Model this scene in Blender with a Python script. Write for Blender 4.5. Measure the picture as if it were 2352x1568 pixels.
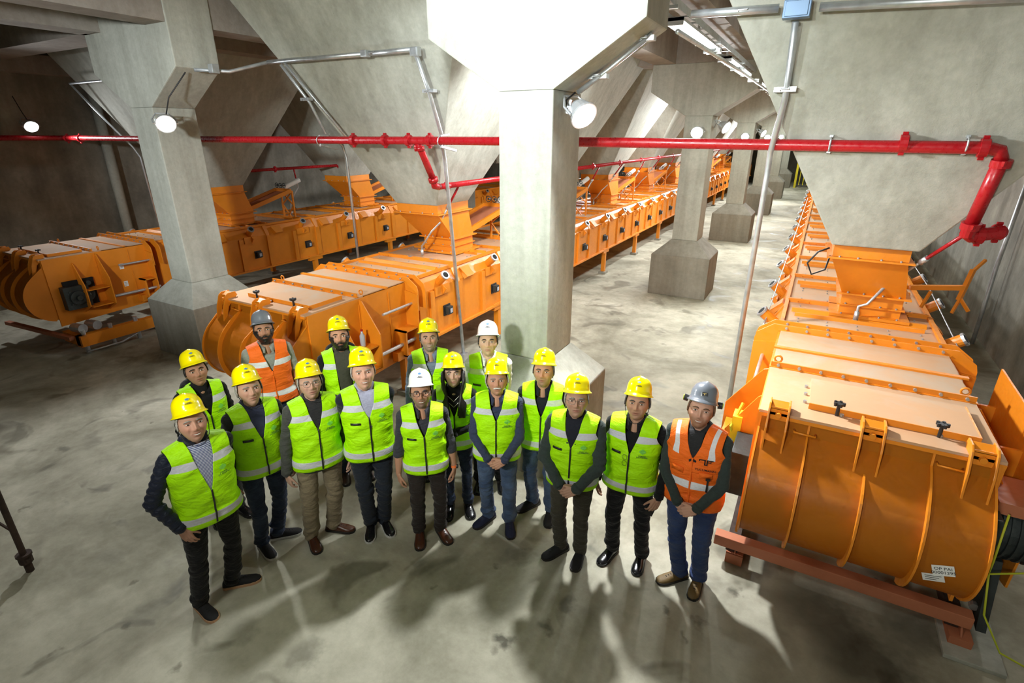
import bpy, bmesh, math, random
import numpy as np
from mathutils import Vector, Matrix, noise
sc = bpy.context.scene
for o in list(bpy.data.objects): bpy.data.objects.remove(o)
random.seed(7)
PI = math.pi
V = Vector

# ------------------------------------------------------------------ camera
F = 1209.0; H = 3.55
PITCH = math.atan(474/F); YAW = math.atan(729/math.hypot(F, 474))
cam = bpy.data.cameras.new('camera'); camo = bpy.data.objects.new('camera', cam)
sc.collection.objects.link(camo); sc.camera = camo
cam.sensor_width = 36; cam.lens = F/2352*36; cam.clip_start = 0.05; cam.clip_end = 300
camo.location = (0, 0, H); camo.rotation_euler = (PI/2-PITCH, math.radians(0.0), YAW)

# ------------------------------------------------------------------ world, colour, exposure
sc.view_settings.view_transform = 'Standard'; sc.view_settings.look = 'None'
sc.view_settings.exposure = 0.0; sc.view_settings.gamma = 1.0
sc.view_settings.use_curve_mapping = False
sc.cycles.max_bounces = 6; sc.cycles.diffuse_bounces = 4; sc.cycles.glossy_bounces = 3; sc.cycles.transmission_bounces = 2
w = bpy.data.worlds.new('world'); sc.world = w; w.use_nodes = True
w.node_tree.nodes['Background'].inputs[0].default_value = (0.8, 0.86, 0.9, 1)
w.node_tree.nodes['Background'].inputs[1].default_value = 0.06

# ------------------------------------------------------------------ lamps of the hall
def light(kind, loc, target, power, col=(0.95, 0.98, 1.0), size=0.3, spot=2.4, blend=0.6):
    d = bpy.data.lights.new('lamp_light', kind); d.energy = power; d.color = col
    if kind == 'SPOT': d.spot_size = spot; d.spot_blend = blend; d.shadow_soft_size = size
    elif kind == 'AREA': d.shape = 'DISK'; d.size = size
    else: d.shadow_soft_size = size
    o = bpy.data.objects.new('lamp_light', d); sc.collection.objects.link(o)
    o.location = loc
    o.rotation_euler = (V(target)-V(loc)).to_track_quat('-Z', 'Y').to_euler()
    return o
KEY = (0.97, 1.0, 0.93)
# lamps behind and above the photographer (floodlights of the gallery and of the column row behind)
light('SPOT', (-1.9, -2.4, 4.5), (-4.0, 6.5, 3.3), 2250, KEY, 0.22, 1.22, 1.0)
light('SPOT', (-0.9, -2.2, 4.4), (1.2, 6.0, 3.0), 950, KEY, 0.22, 1.0, 1.0)
light('SPOT', (-3.6, -2.4, 4.4), (-9.0, 5.0, 3.1), 3000, (0.93, 0.98, 1.0), 0.22, .66, .9)
light('SPOT', (-2.2, 2.3, 4.9), (-2.5, 4.9, 4.1), 620, (0.86, 0.93, 1.0), 0.15, 1.5, .7)
light('AREA', (-2.6, -0.6, 5.2), (-2.4, 4.0, 0.9), 60, KEY, 0.8)

# ------------------------------------------------------------------ tagging and mesh helpers
COL = sc.collection
def tag(o, label=None, cat=None, group=None, kind=None):
    if label: o['label'] = label
    if cat: o['category'] = cat
    if group: o['group'] = group
    if kind: o['kind'] = kind
    return o
def empty(name, loc=(0, 0, 0), rz=0, label=None, cat=None, group=None):
    o = bpy.data.objects.new(name, None); COL.objects.link(o); o.location = loc
    o.rotation_euler = (0, 0, rz); o.empty_display_size = 0.1
    return tag(o, label, cat, group)
class MB:
    def __init__(s): s.v = []; s.f = []; s.m = []
    def add(s, vs, fs, mi=0):
        n = len(s.v); s.v += [tuple(p) for p in vs]
        s.f += [tuple(i+n for i in f) for f in fs]; s.m += [mi]*len(fs); return s
    def box(s, lo, hi, mi=0):
        x0, y0, z0 = lo; x1, y1, z1 = hi
        return s.add([(x0,y0,z0),(x1,y0,z0),(x1,y1,z0),(x0,y1,z0),(x0,y0,z1),(x1,y0,z1),(x1,y1,z1),(x0,y1,z1)],
            [(3,2,1,0),(4,5,6,7),(0,1,5,4),(1,2,6,5),(2,3,7,6),(3,0,4,7)], mi)
    def hexa(s, p, mi=0):
        return s.add(p, [(3,2,1,0),(4,5,6,7),(0,1,5,4),(1,2,6,5),(2,3,7,6),(3,0,4,7)], mi)
    def bar(s, a, b, w, h, mi=0, up=(0, 0, 1)):
        a = V(a); b = V(b); d = (b-a).normalized(); u = V(up)
        if abs(d.dot(u)) > 0.98: u = V((0, 1, 0))
        r = d.cross(u).normalized()*w/2; u = r.cross(d).normalized()*h/2
        return s.hexa([a-r-u, a+r-u, b+r-u, b-r-u, a-r+u, a+r+u, b+r+u, b-r+u], mi)
    def cyl(s, a, b, r0, r1=None, n=14, mi=0, cap=True):
        r1 = r0 if r1 is None else r1
        a = V(a); b = V(b); d = (b-a).normalized(); u = V((0, 0, 1)) if abs(d.z) < .9 else V((1, 0, 0))
        x = d.cross(u).normalized(); y = d.cross(x)
        vs = []
        for c, r in ((a, r0), (b, r1)):
            for i in range(n):
                t = 2*PI*i/n; vs.append(c + x*r*math.cos(t) + y*r*math.sin(t))
        fs = [(i, (i+1) % n, n+(i+1) % n, n+i) for i in range(n)]
        if cap: fs += [tuple(range(n))[::-1], tuple(range(n, 2*n))]
        return s.add(vs, fs, mi)
    def tube(s, pts, r, n=8, mi=0):
        pts = [V(p) for p in pts]; rs = r if isinstance(r, (list, tuple)) else [r]*len(pts)
        vs = []; prev = None
        for i, p in enumerate(pts):
            d = (pts[min(i+1, len(pts)-1)]-pts[max(i-1, 0)]).normalized()
            if prev is None:
                u = V((0, 0, 1)) if abs(d.z) < .9 else V((1, 0, 0)); x = d.cross(u).normalized()
            else: x = (prev - d*prev.dot(d)).normalized()
            prev = x; y = d.cross(x)
            for k in range(n):
                t = 2*PI*k/n; vs.append(p + x*rs[i]*math.cos(t)+y*rs[i]*math.sin(t))
        fs = []
        for i in range(len(pts)-1):
            for k in range(n): fs.append((i*n+k, i*n+(k+1) % n, (i+1)*n+(k+1) % n, (i+1)*n+k))
        fs += [tuple(range(n))[::-1], tuple(range((len(pts)-1)*n, len(pts)*n))]
        return s.add(vs, fs, mi)
    def prism(s, poly, a, b, axis='x', mi=0):
        # poly: list of 2D points in the other two axes, swept from a to b along axis
        def P(u, v, t): return {'x': (t, u, v), 'y': (u, t, v), 'z': (u, v, t)}[axis]
        n = len(poly)
        vs = [P(u, v, a) for u, v in poly]+[P(u, v, b) for u, v in poly]
        return s.add(vs, [tuple(range(n))[::-1], tuple(range(n, 2*n))]+[(i, (i+1) % n, n+(i+1) % n, n+i) for i in range(n)], mi)
    def grid(s, P, mi=0, cu=False, cv=False):
        nr = len(P); nc = len(P[0]); vs = [p for r in P for p in r]; fs = []
        for i in range(nr if cu else nr-1):
            for j in range(nc if cv else nc-1):
                fs.append((i*nc+j, i*nc+(j+1) % nc, ((i+1) % nr)*nc+(j+1) % nc, ((i+1) % nr)*nc+j))
        return s.add(vs, fs, mi)
    def ell(s, c, r, n=14, m=9, mi=0, R=None):
        vs = []; c = V(c)
        for i in range(m+1):
            ph = PI*i/m
            for j in range(n):
                t = 2*PI*j/n
                p = V((r[0]*math.sin(ph)*math.cos(t), r[1]*math.sin(ph)*math.sin(t), r[2]*math.cos(ph)))
                vs.append(c+(R @ p if R else p))
        fs = [(i*n+j, i*n+(j+1) % n, (i+1)*n+(j+1) % n, (i+1)*n+j) for i in range(m) for j in range(n)]
        return s.add(vs, fs, mi)
    def cap(s, a, b, ra, rb, n=12):
        # closed rounded tapered capsule
        a = V(a); b = V(b); L = (b-a).length
        d = (b-a).normalized() if L > 1e-6 else V((0, 0, 1)); u = V((0, 0, 1)) if abs(d.z) < .9 else V((1, 0, 0))
        x = d.cross(u).normalized(); y = d.cross(x); vs = []; rings = []
        for k in range(5): t = -PI/2+PI/2*k/4; rings.append((a+d*ra*math.sin(t), max(ra*math.cos(t), 1e-4)))
        for k in range(5): t = PI/2*k/4; rings.append((b+d*rb*math.sin(t), max(rb*math.cos(t), 1e-4)))
        for c, r in rings:
            for k in range(n):
                t = 2*PI*k/n; vs.append(c+x*r*math.cos(t)+y*r*math.sin(t))
        m = len(rings)
        fs = [(i*n+k, i*n+(k+1) % n, (i+1)*n+(k+1) % n, (i+1)*n+k) for i in range(m-1) for k in range(n)]
        fs += [tuple(range(n))[::-1], tuple(range((m-1)*n, m*n))]
        return s.add(vs, fs)
    def mesh(s, name, mats, smooth=False, fix=False):
        me = bpy.data.meshes.new(name); me.from_pydata(s.v, [], s.f)
        for m in (mats if isinstance(mats, (list, tuple)) else [mats]): me.materials.append(m)
        me.polygons.foreach_set('material_index', s.m)
        if smooth: me.polygons.foreach_set('use_smooth', [True]*len(s.f))
        if fix:
            bm = bmesh.new(); bm.from_mesh(me); bmesh.ops.remove_doubles(bm, verts=bm.verts, dist=1e-5)
            bmesh.ops.recalc_face_normals(bm, faces=bm.faces); bm.to_mesh(me); bm.free()
        me.update(); return me
    def build(s, name, mats, parent=None, smooth=False, fix=True, bevel=0, loc=None, smooth_angle=None):
        me = s.mesh(name, mats, smooth, fix)
        if bevel:
            bm = bmesh.new(); bm.from_mesh(me)
            ed = [e for e in bm.edges if len(e.link_faces) == 2 and e.calc_face_angle(0) > 0.5]
            bmesh.ops.bevel(bm, geom=ed, offset=bevel, segments=2, profile=0.6, affect='EDGES', clamp_overlap=True)
            bm.to_mesh(me); bm.free()
        if smooth_angle:
            me.shade_smooth() if hasattr(me, 'shade_smooth') else None
            me.set_sharp_from_angle(angle=smooth_angle)
        o = bpy.data.objects.new(name, me); COL.objects.link(o)
        if loc: o.location = loc
        if parent: o.parent = parent
        return o
def copy_tree(o, parent=None):
    c = o.copy(); COL.objects.link(c); c.parent = parent
    for ch in o.children: copy_tree(ch, c)
    return c

# ------------------------------------------------------------------ materials
def mat(name, col, rough=0.6, metal=0.0, var=0.0, vscale=6, bump=0.0, bscale=40, spec=None, emit=None, coat=0, sheen=0):
    m = bpy.data.materials.new(name); m.use_nodes = True; nt = m.node_tree; b = nt.nodes['Principled BSDF']
    b.inputs['Base Color'].default_value = (*col, 1); b.inputs['Roughness'].default_value = rough
    b.inputs['Metallic'].default_value = metal
    if spec is not None: b.inputs['Specular IOR Level'].default_value = spec
    if coat: b.inputs['Coat Weight'].default_value = coat; b.inputs['Coat Roughness'].default_value = 0.08
    if sheen: b.inputs['Sheen Weight'].default_value = sheen
    if emit: b.inputs['Emission Color'].default_value = (*emit[0], 1); b.inputs['Emission Strength'].default_value = emit[1]
    tc = nt.nodes.new('ShaderNodeTexCoord')
    if var:
        n = nt.nodes.new('ShaderNodeTexNoise'); n.inputs['Scale'].default_value = vscale; n.inputs['Detail'].default_value = 6
        nt.links.new(tc.outputs['Object'], n.inputs['Vector'])
        r = nt.nodes.new('ShaderNodeValToRGB'); r.color_ramp.elements[0].position = .3; r.color_ramp.elements[1].position = .7
        r.color_ramp.elements[0].color = (*[c*(1-var) for c in col], 1); r.color_ramp.elements[1].color = (*[min(1, c*(1+var)) for c in col], 1)
        nt.links.new(n.outputs['Fac'], r.inputs['Fac']); nt.links.new(r.outputs['Color'], b.inputs['Base Color'])
    if bump:
        n2 = nt.nodes.new('ShaderNodeTexNoise'); n2.inputs['Scale'].default_value = bscale; n2.inputs['Detail'].default_value = 4
        nt.links.new(tc.outputs['Object'], n2.inputs['Vector'])
        bp = nt.nodes.new('ShaderNodeBump'); bp.inputs['Strength'].default_value = bump; bp.inputs['Distance'].default_value = 0.02
        nt.links.new(n2.outputs['Fac'], bp.inputs['Height']); nt.links.new(bp.outputs['Normal'], b.inputs['Normal'])
    return m
def N(nt, t, **kw):
    n = nt.nodes.new(t)
    for k, v in kw.items():
        if k in n.inputs: n.inputs[k].default_value = v
        else: setattr(n, k, v)
    return n
def ramp(nt, src, p0, c0, p1, c1):
    r = nt.nodes.new('ShaderNodeValToRGB'); e = r.color_ramp.elements
    e[0].position = p0; e[0].color = (*c0, 1) if len(c0) == 3 else c0
    e[1].position = p1; e[1].color = (*c1, 1) if len(c1) == 3 else c1
    nt.links.new(src, r.inputs['Fac']); return r.outputs['Color']
def mix(nt, fac, a, b, mode='MIX'):
    m = nt.nodes.new('ShaderNodeMix'); m.data_type = 'RGBA'; m.blend_type = mode
    for s, v in ((0, fac), (6, a), (7, b)):
        if isinstance(v, (int, float)): m.inputs[s].default_value = v
        elif isinstance(v, tuple): m.inputs[s].default_value = (*v, 1) if len(v) == 3 else v
        else: nt.links.new(v, m.inputs[s])
    return m.outputs[2]
def concrete(name, col, dark=0.7, stain=0.5, streak=True, sxy=5):
    m = bpy.data.materials.new(name); m.use_nodes = True; nt = m.node_tree; b = nt.nodes['Principled BSDF']
    g = nt.nodes.new('ShaderNodeNewGeometry'); P = g.outputs['Position']
    n1 = N(nt, 'ShaderNodeTexNoise', Scale=0.9, Detail=8, Roughness=0.6); nt.links.new(P, n1.inputs['Vector'])
    c = ramp(nt, n1.outputs['Fac'], .3, tuple(x*dark for x in col), .7, col)
    n2 = N(nt, 'ShaderNodeTexNoise', Scale=14, Detail=6, Roughness=0.7); nt.links.new(P, n2.inputs['Vector'])
    c = mix(nt, 0.35, c, ramp(nt, n2.outputs['Fac'], .3, (.45, .45, .42), .7, (1, 1, 1)), 'MULTIPLY')
    if streak:
        mp = N(nt, 'ShaderNodeMapping'); mp.inputs['Scale'].default_value = (sxy, sxy, .35); nt.links.new(P, mp.inputs['Vector'])
        n3 = N(nt, 'ShaderNodeTexNoise', Scale=1.0, Detail=5, Roughness=0.6); nt.links.new(mp.outputs['Vector'], n3.inputs['Vector'])
        c = mix(nt, stain, c, ramp(nt, n3.outputs['Fac'], .35, (.5, .49, .45), .6, (1, 1, 1)), 'MULTIPLY')
    n4 = N(nt, 'ShaderNodeTexVoronoi', Scale=7.0); nt.links.new(P, n4.inputs['Vector'])
    c = mix(nt, 0.3, c, ramp(nt, n4.outputs['Distance'], .02, (.35, .34, .3), .06, (1, 1, 1)), 'MULTIPLY')
    nt.links.new(c, b.inputs['Base Color']); b.inputs['Roughness'].default_value = .85
    bp = N(nt, 'ShaderNodeBump', Strength=0.25, Distance=0.02); nt.links.new(n2.outputs['Fac'], bp.inputs['Height'])
    nt.links.new(bp.outputs['Normal'], b.inputs['Normal'])
    return m
M_conc = concrete('concrete_cast', (.52, .53, .46), .78, .4)
M_wall = concrete('concrete_wall_stained', (.42, .40, .33), .42, .7, sxy=1.6)
M_ceil = concrete('concrete_soffit', (.42, .38, .33), .7, .3)
M_foot = concrete('concrete_footing', (.36, .34, .28), .7, .4)
# floor
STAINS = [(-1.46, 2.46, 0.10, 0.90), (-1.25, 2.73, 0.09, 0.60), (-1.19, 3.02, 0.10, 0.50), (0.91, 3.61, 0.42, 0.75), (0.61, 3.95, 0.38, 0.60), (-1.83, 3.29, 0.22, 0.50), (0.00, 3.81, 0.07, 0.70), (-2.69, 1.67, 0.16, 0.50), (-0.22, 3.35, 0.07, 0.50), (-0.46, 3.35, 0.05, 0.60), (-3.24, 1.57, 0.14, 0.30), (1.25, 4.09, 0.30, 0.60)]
def floor_mat():
    m = bpy.data.materials.new('concrete_floor'); m.use_nodes = True; nt = m.node_tree; b = nt.nodes['Principled BSDF']
    g = nt.nodes.new('ShaderNodeNewGeometry'); P = g.outputs['Position']
    n1 = N(nt, 'ShaderNodeTexNoise', Scale=.55, Detail=9, Roughness=.62, Distortion=.6); nt.links.new(P, n1.inputs['Vector'])
    c = ramp(nt, n1.outputs['Fac'], .34, (.24, .23, .165), .60, (.53, .51, .405))
    n2 = N(nt, 'ShaderNodeTexNoise', Scale=4.5, Detail=8, Roughness=.7); nt.links.new(P, n2.inputs['Vector'])
    c = mix(nt, .55, c, ramp(nt, n2.outputs['Fac'], .3, (.5, .49, .44), .62, (1, 1, 1)), 'MULTIPLY')
    n3 = N(nt, 'ShaderNodeTexNoise', Scale=1.3, Detail=3, Roughness=.5, Distortion=1.2); nt.links.new(P, n3.inputs['Vector'])
    c = mix(nt, .75, c, ramp(nt, n3.outputs['Fac'], .32, (.33, .32, .27), .42, (1, 1, 1)), 'MULTIPLY')
    vo = N(nt, 'ShaderNodeTexVoronoi', Scale=1.7, Randomness=1.0); 
    mpn = N(nt, 'ShaderNodeTexNoise', Scale=9, Detail=3); nt.links.new(P, mpn.inputs['Vector'])
    av = N(nt, 'ShaderNodeVectorMath', operation='MULTIPLY_ADD'); nt.links.new(mpn.outputs['Color'], av.inputs[0]); av.inputs[1].default_value = (.22, .22, .22); nt.links.new(P, av.inputs[2])
    nt.links.new(av.outputs[0], vo.inputs['Vector'])
    c = mix(nt, .6, c, ramp(nt, vo.outputs['Distance'], .035, (.3, .29, .25), .085, (1, 1, 1)), 'MULTIPLY')
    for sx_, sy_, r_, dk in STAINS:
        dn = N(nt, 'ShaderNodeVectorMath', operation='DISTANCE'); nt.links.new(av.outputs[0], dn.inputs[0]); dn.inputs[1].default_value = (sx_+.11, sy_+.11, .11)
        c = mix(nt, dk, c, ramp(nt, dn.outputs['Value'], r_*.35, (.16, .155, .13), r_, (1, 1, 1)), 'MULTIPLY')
    nt.links.new(c, b.inputs['Base Color'])
    r = ramp(nt, n3.outputs['Fac'], .3, (.55, .55, .55), .45, (.85, .85, .85)); nt.links.new(r, b.inputs['Roughness'])
    bp = N(nt, 'ShaderNodeBump', Strength=0.2, Distance=0.01); nt.links.new(n2.outputs['Fac'], bp.inputs['Height'])
    nt.links.new(bp.outputs['Normal'], b.inputs['Normal'])
    return m
M_floor = floor_mat()
def paint(name, col, dust=0.0, rough=.42):
    m = bpy.data.materials.new(name); m.use_nodes = True; nt = m.node_tree; b = nt.nodes['Principled BSDF']
    g = nt.nodes.new('ShaderNodeNewGeometry'); P = g.outputs['Position']
    n1 = N(nt, 'ShaderNodeTexNoise', Scale=1.6, Detail=8, Roughness=.65); nt.links.new(P, n1.inputs['Vector'])
    c = ramp(nt, n1.outputs['Fac'], .3, tuple(x*.82 for x in col), .7, col)
    if dust:
        n2 = N(nt, 'ShaderNodeTexNoise', Scale=1.1, Detail=9, Roughness=.7, Distortion=.5); nt.links.new(P, n2.inputs['Vector'])
        f = ramp(nt, n2.outputs['Fac'], .5-dust*.35, (1, 1, 1), .62+(dust-.8)*.5, (.55, .55, .55))
        c = mix(nt, f, c, (.45, .36, .265))
    nt.links.new(c, b.inputs['Base Color']); b.inputs['Roughness'].default_value = rough if not dust else .75
    n5 = N(nt, 'ShaderNodeTexNoise', Scale=25, Detail=4); nt.links.new(P, n5.inputs['Vector'])
    if not dust: nt.links.new(ramp(nt, n5.outputs['Fac'], .3, (rough-.1,)*3, .7, (rough+.15,)*3), b.inputs['Roughness'])
    bp = N(nt, 'ShaderNodeBump', Strength=0.08, Distance=0.01); nt.links.new(n5.outputs['Fac'], bp.inputs['Height'])
    nt.links.new(bp.outputs['Normal'], b.inputs['Normal'])
    return m
ORC = (.82, .262, .012)
M_or = paint('orange_paint', ORC)
M_lid = paint('dusty_orange_lid', (.72, .28, .05), .62)
M_primer = paint('faded_red_brown_primer', (.50, .17, .08), 0, .6)
M_red = paint('red_pipe_paint', (.42, .008, .014), 0, .3)
M_galv = mat('galvanised_steel', (.55, .58, .60), .42, .75, .15, 12)
M_bolt = mat('zinc_bolt', (.42, .42, .42), .45, .7)
M_black = mat('black_rubber', (.012, .012, .013), .5)
M_motor = mat('dark_grey_cast_housing', (.035, .045, .045), .5, .2, .3, 8, .2)
M_blue = mat('blue_grey_box', (.16, .26, .42), .4, .3)
M_glassbox = mat('clear_plastic', (.45, .47, .55), .2, 0, spec=.8)
M_alu = mat('cast_aluminium', (.55, .57, .58), .35, .6)
M_white = mat('white_label', (.85, .85, .82), .5)
M_ink = mat('black_ink', (.01, .01, .012), .6)
M_yellow = mat('safety_yellow_paint', (.85, .70, .02), .4)
M_cordY = mat('yellow_green_cord', (.55, .62, .03), .5)
M_rust = mat('rusty_steel', (.05, .03, .022), .8, .2, .4, 10)
M_emit = mat('floodlight_lens', (1, 1, 1), .3, emit=((.93, .97, 1.0), 40))
M_tube = mat('fluorescent_tube', (1, 1, 1), .3, emit=((.92, 1.0, .95), 9))
M_openshade = mat('dark_opening', (.01, .01, .01), .9)  # flat black painted for the shade inside openings
M_water = mat('hose_translucent', (.6, .6, .5), .4)

# ------------------------------------------------------------------ the hall
XL, XR, YB, YF, ZC = -15.0, 3.1, -6.0, 52.0, 5.65
def struct(name, mb, m, bevel=0):
    o = mb.build(name, m, bevel=bevel); o['kind'] = 'structure'; return o
struct('floor', MB().box((XL-.3, YB-.3, -.3), (XR+.3, YF+.3, 0)), M_floor)
struct('ceiling', MB().box((XL-.3, YB-.3, ZC), (XR+.3, YF+.3, ZC+.3)), M_ceil)
struct('wall_left', MB().box((XL-.3, YB, 0), (XL, YF, ZC)), M_wall)
struct('wall_right', MB().box((XR, YB, 0), (XR+.3, YF, ZC)), M_wall)
struct('wall_back', MB().box((XL-.3, YF, 0), (XR+.3, YF+.3, ZC)), M_wall)
struct('wall_front', MB().box((XL-.3, YB-.3, 0), (XR+.3, YB, ZC)), M_wall)
# columns: (x centre, first front y, label)
ROWS = [(-2.5, 'right hand row'), (-9.0, 'left hand row')]
def column(x, y, label, group):
    # y is the front face of the footing block
    root = empty('concrete_column', (x, y, 0), 0, label, 'column', group)
    b = MB(); w2 = .66; d = 1.15; hz = .95; cw = .285; c0 = .28; c1 = .93; ct = 1.28
    b.hexa([(-w2,0,0),(w2,0,0),(w2,d,0),(-w2,d,0),(-w2,0,hz),(w2,0,hz),(w2,d,hz),(-w2,d,hz)])
    b.build('footing', M_foot, root, bevel=.012)
    b = MB(); b.hexa([(-w2,0,hz),(w2,0,hz),(w2,d,hz),(-w2,d,hz),(-cw-.01,c0-.01,ct),(cw+.01,c0-.01,ct),(cw+.01,c1+.01,ct),(-cw-.01,c1+.01,ct)])
    b.build('footing_cap', M_conc if y < 6 else M_foot, root, bevel=.012)
    b = MB(); b.box((-cw, c0, ct), (cw, c1, 3.93)); b.build('shaft', M_conc, root, bevel=.014)
    b = MB(); fw = 1.08; fz = 4.42
    ct_ = 5.64 if y < 6 else 4.95; b.prism([(-cw,3.93),(cw,3.93),(fw,fz),(fw,ct_),(-fw,ct_),(-fw,fz)], c0, c1, 'y')
    b.build('capital', M_conc, root, bevel=.014)
    return root
names = ['nearest the group', 'second from the camera', 'third from the camera', 'fourth from the camera', 'fifth from the camera', 'sixth from the camera', 'last before the far wall']
nl = {0: 'large concrete column with flared head right behind the group of people',
      1: 'concrete column of the right hand row with glaring floodlight, second from the camera',
      2: 'concrete column third from the camera in the right hand row',
      3: 'concrete column fourth from the camera in the right hand row',
      4: 'concrete column fifth from the camera in the right hand row',
      5: 'small distant concrete column beside the yellow frame, last one clearly seen'}
for i in range(6): column(-2.5, 4.42+7.9*i, nl[i], 'columns of the right hand row')
column(-9.0, 4.48, 'pale concrete column at left with a glaring floodlight on it', 'columns of the left hand row')
column(-9.0, 12.4, 'concrete column of the left row mostly hidden behind the big column', 'columns of the left hand row')
column(-9.0, 20.3, 'third concrete column of the left row, behind the middle conveyor', 'columns of the left hand row')
# beams under the ceiling: trims
k = 1
for x0, x1 in ((-3.56, -3.1), (-1.9, -1.44), (-10.06, -9.6), (-8.4, -7.94)):
    struct('trim_%d' % k, MB().box((x0, YB, 4.95), (x1, YF, ZC)), M_ceil); k += 1
for i in range(0, 6):
    y = 4.7+7.9*i
    struct('trim_%d' % k, MB().box((XL, y, 4.95), (XR if i else -9.9, y+.65, ZC)), M_ceil); k += 1
struct('trim_%d' % k, MB().box((XL, YB, 4.75), (XL+.35, YF, 5.1)), M_ceil)
# hoppers
def hopper(cx, y0, z0, label, group='concrete hoppers', hw=.42, sx=.55, sxr=None, sy=.49, hy=.45):
    sxr = sxr or sx; zt = ZC-.006; dz = zt-z0; b = MB()
    T = [(cx-hw-sx*dz, y0-sy*dz), (cx+hw+sxr*dz, y0-sy*dz), (cx+hw+sxr*dz, y0+2*hy+sy*dz), (cx-hw-sx*dz, y0+2*hy+sy*dz)]
    B = [(cx-hw, y0), (cx+hw, y0), (cx+hw, y0+2*hy), (cx-hw, y0+2*hy)]
    b.hexa([(*p, z0) for p in B]+[(*p, zt) for p in T])
    o = b.build('concrete_hopper', M_conc, bevel=.015)
    o.data.transform(Matrix.Translation((-cx, -y0-hy, -z0))); o.location = (cx, y0+hy, z0)
    return tag(o, label, 'hopper', group)
HP = 4.03
names3 = ['with horizontal conduit and red pipe across its face, centre left', 'next behind the big centre left hopper, beside the big column', 'second behind the centre left hopper, seen between the two columns', 'third behind, seen between the two columns', 'fourth behind, near the second column', 'fifth behind, seen past the second column','sixth behind, small and distant','seventh behind, smallest in view']
C1X, C2X, C3X = -11.83, -5.70, 0.61
for i in range(10):
    nm = names3[i] if i < 8 else 'far down the hall in the middle line, number %s from the end' % ('two' if i == 8 else 'one')
    hopper(C2X, 6.95+HP*i, 2.49, 'grey concrete hopper %s' % nm)
for i in range(4):
    hopper(C1X, 6.95+HP*i, 2.49, 'grey concrete hopper over the left conveyor, %s' % ['nearest, behind the left column', 'second, seen left of the tall conduit', 'third from the camera', 'fourth from the camera'][i])
hopper(C3X, 6.5, 2.47, 'huge grey concrete hopper at right with red pipe crossing its face', sy=.45, hw=.38, sx=.55, sxr=.66)
hopper(C3X, 6.5+HP+.1, 2.47, "grey concrete hopper hidden behind the huge right one", sy=.49, hw=.38, sx=.55, sxr=.66)
for cx in (C2X, C1X):
    hopper(cx, 2.92, 2.49, 'grey concrete hopper above the front of the %s conveyor, mostly over the frame edge' % ('left' if cx < -9 else 'middle'), sy=.33) if False else None
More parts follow.
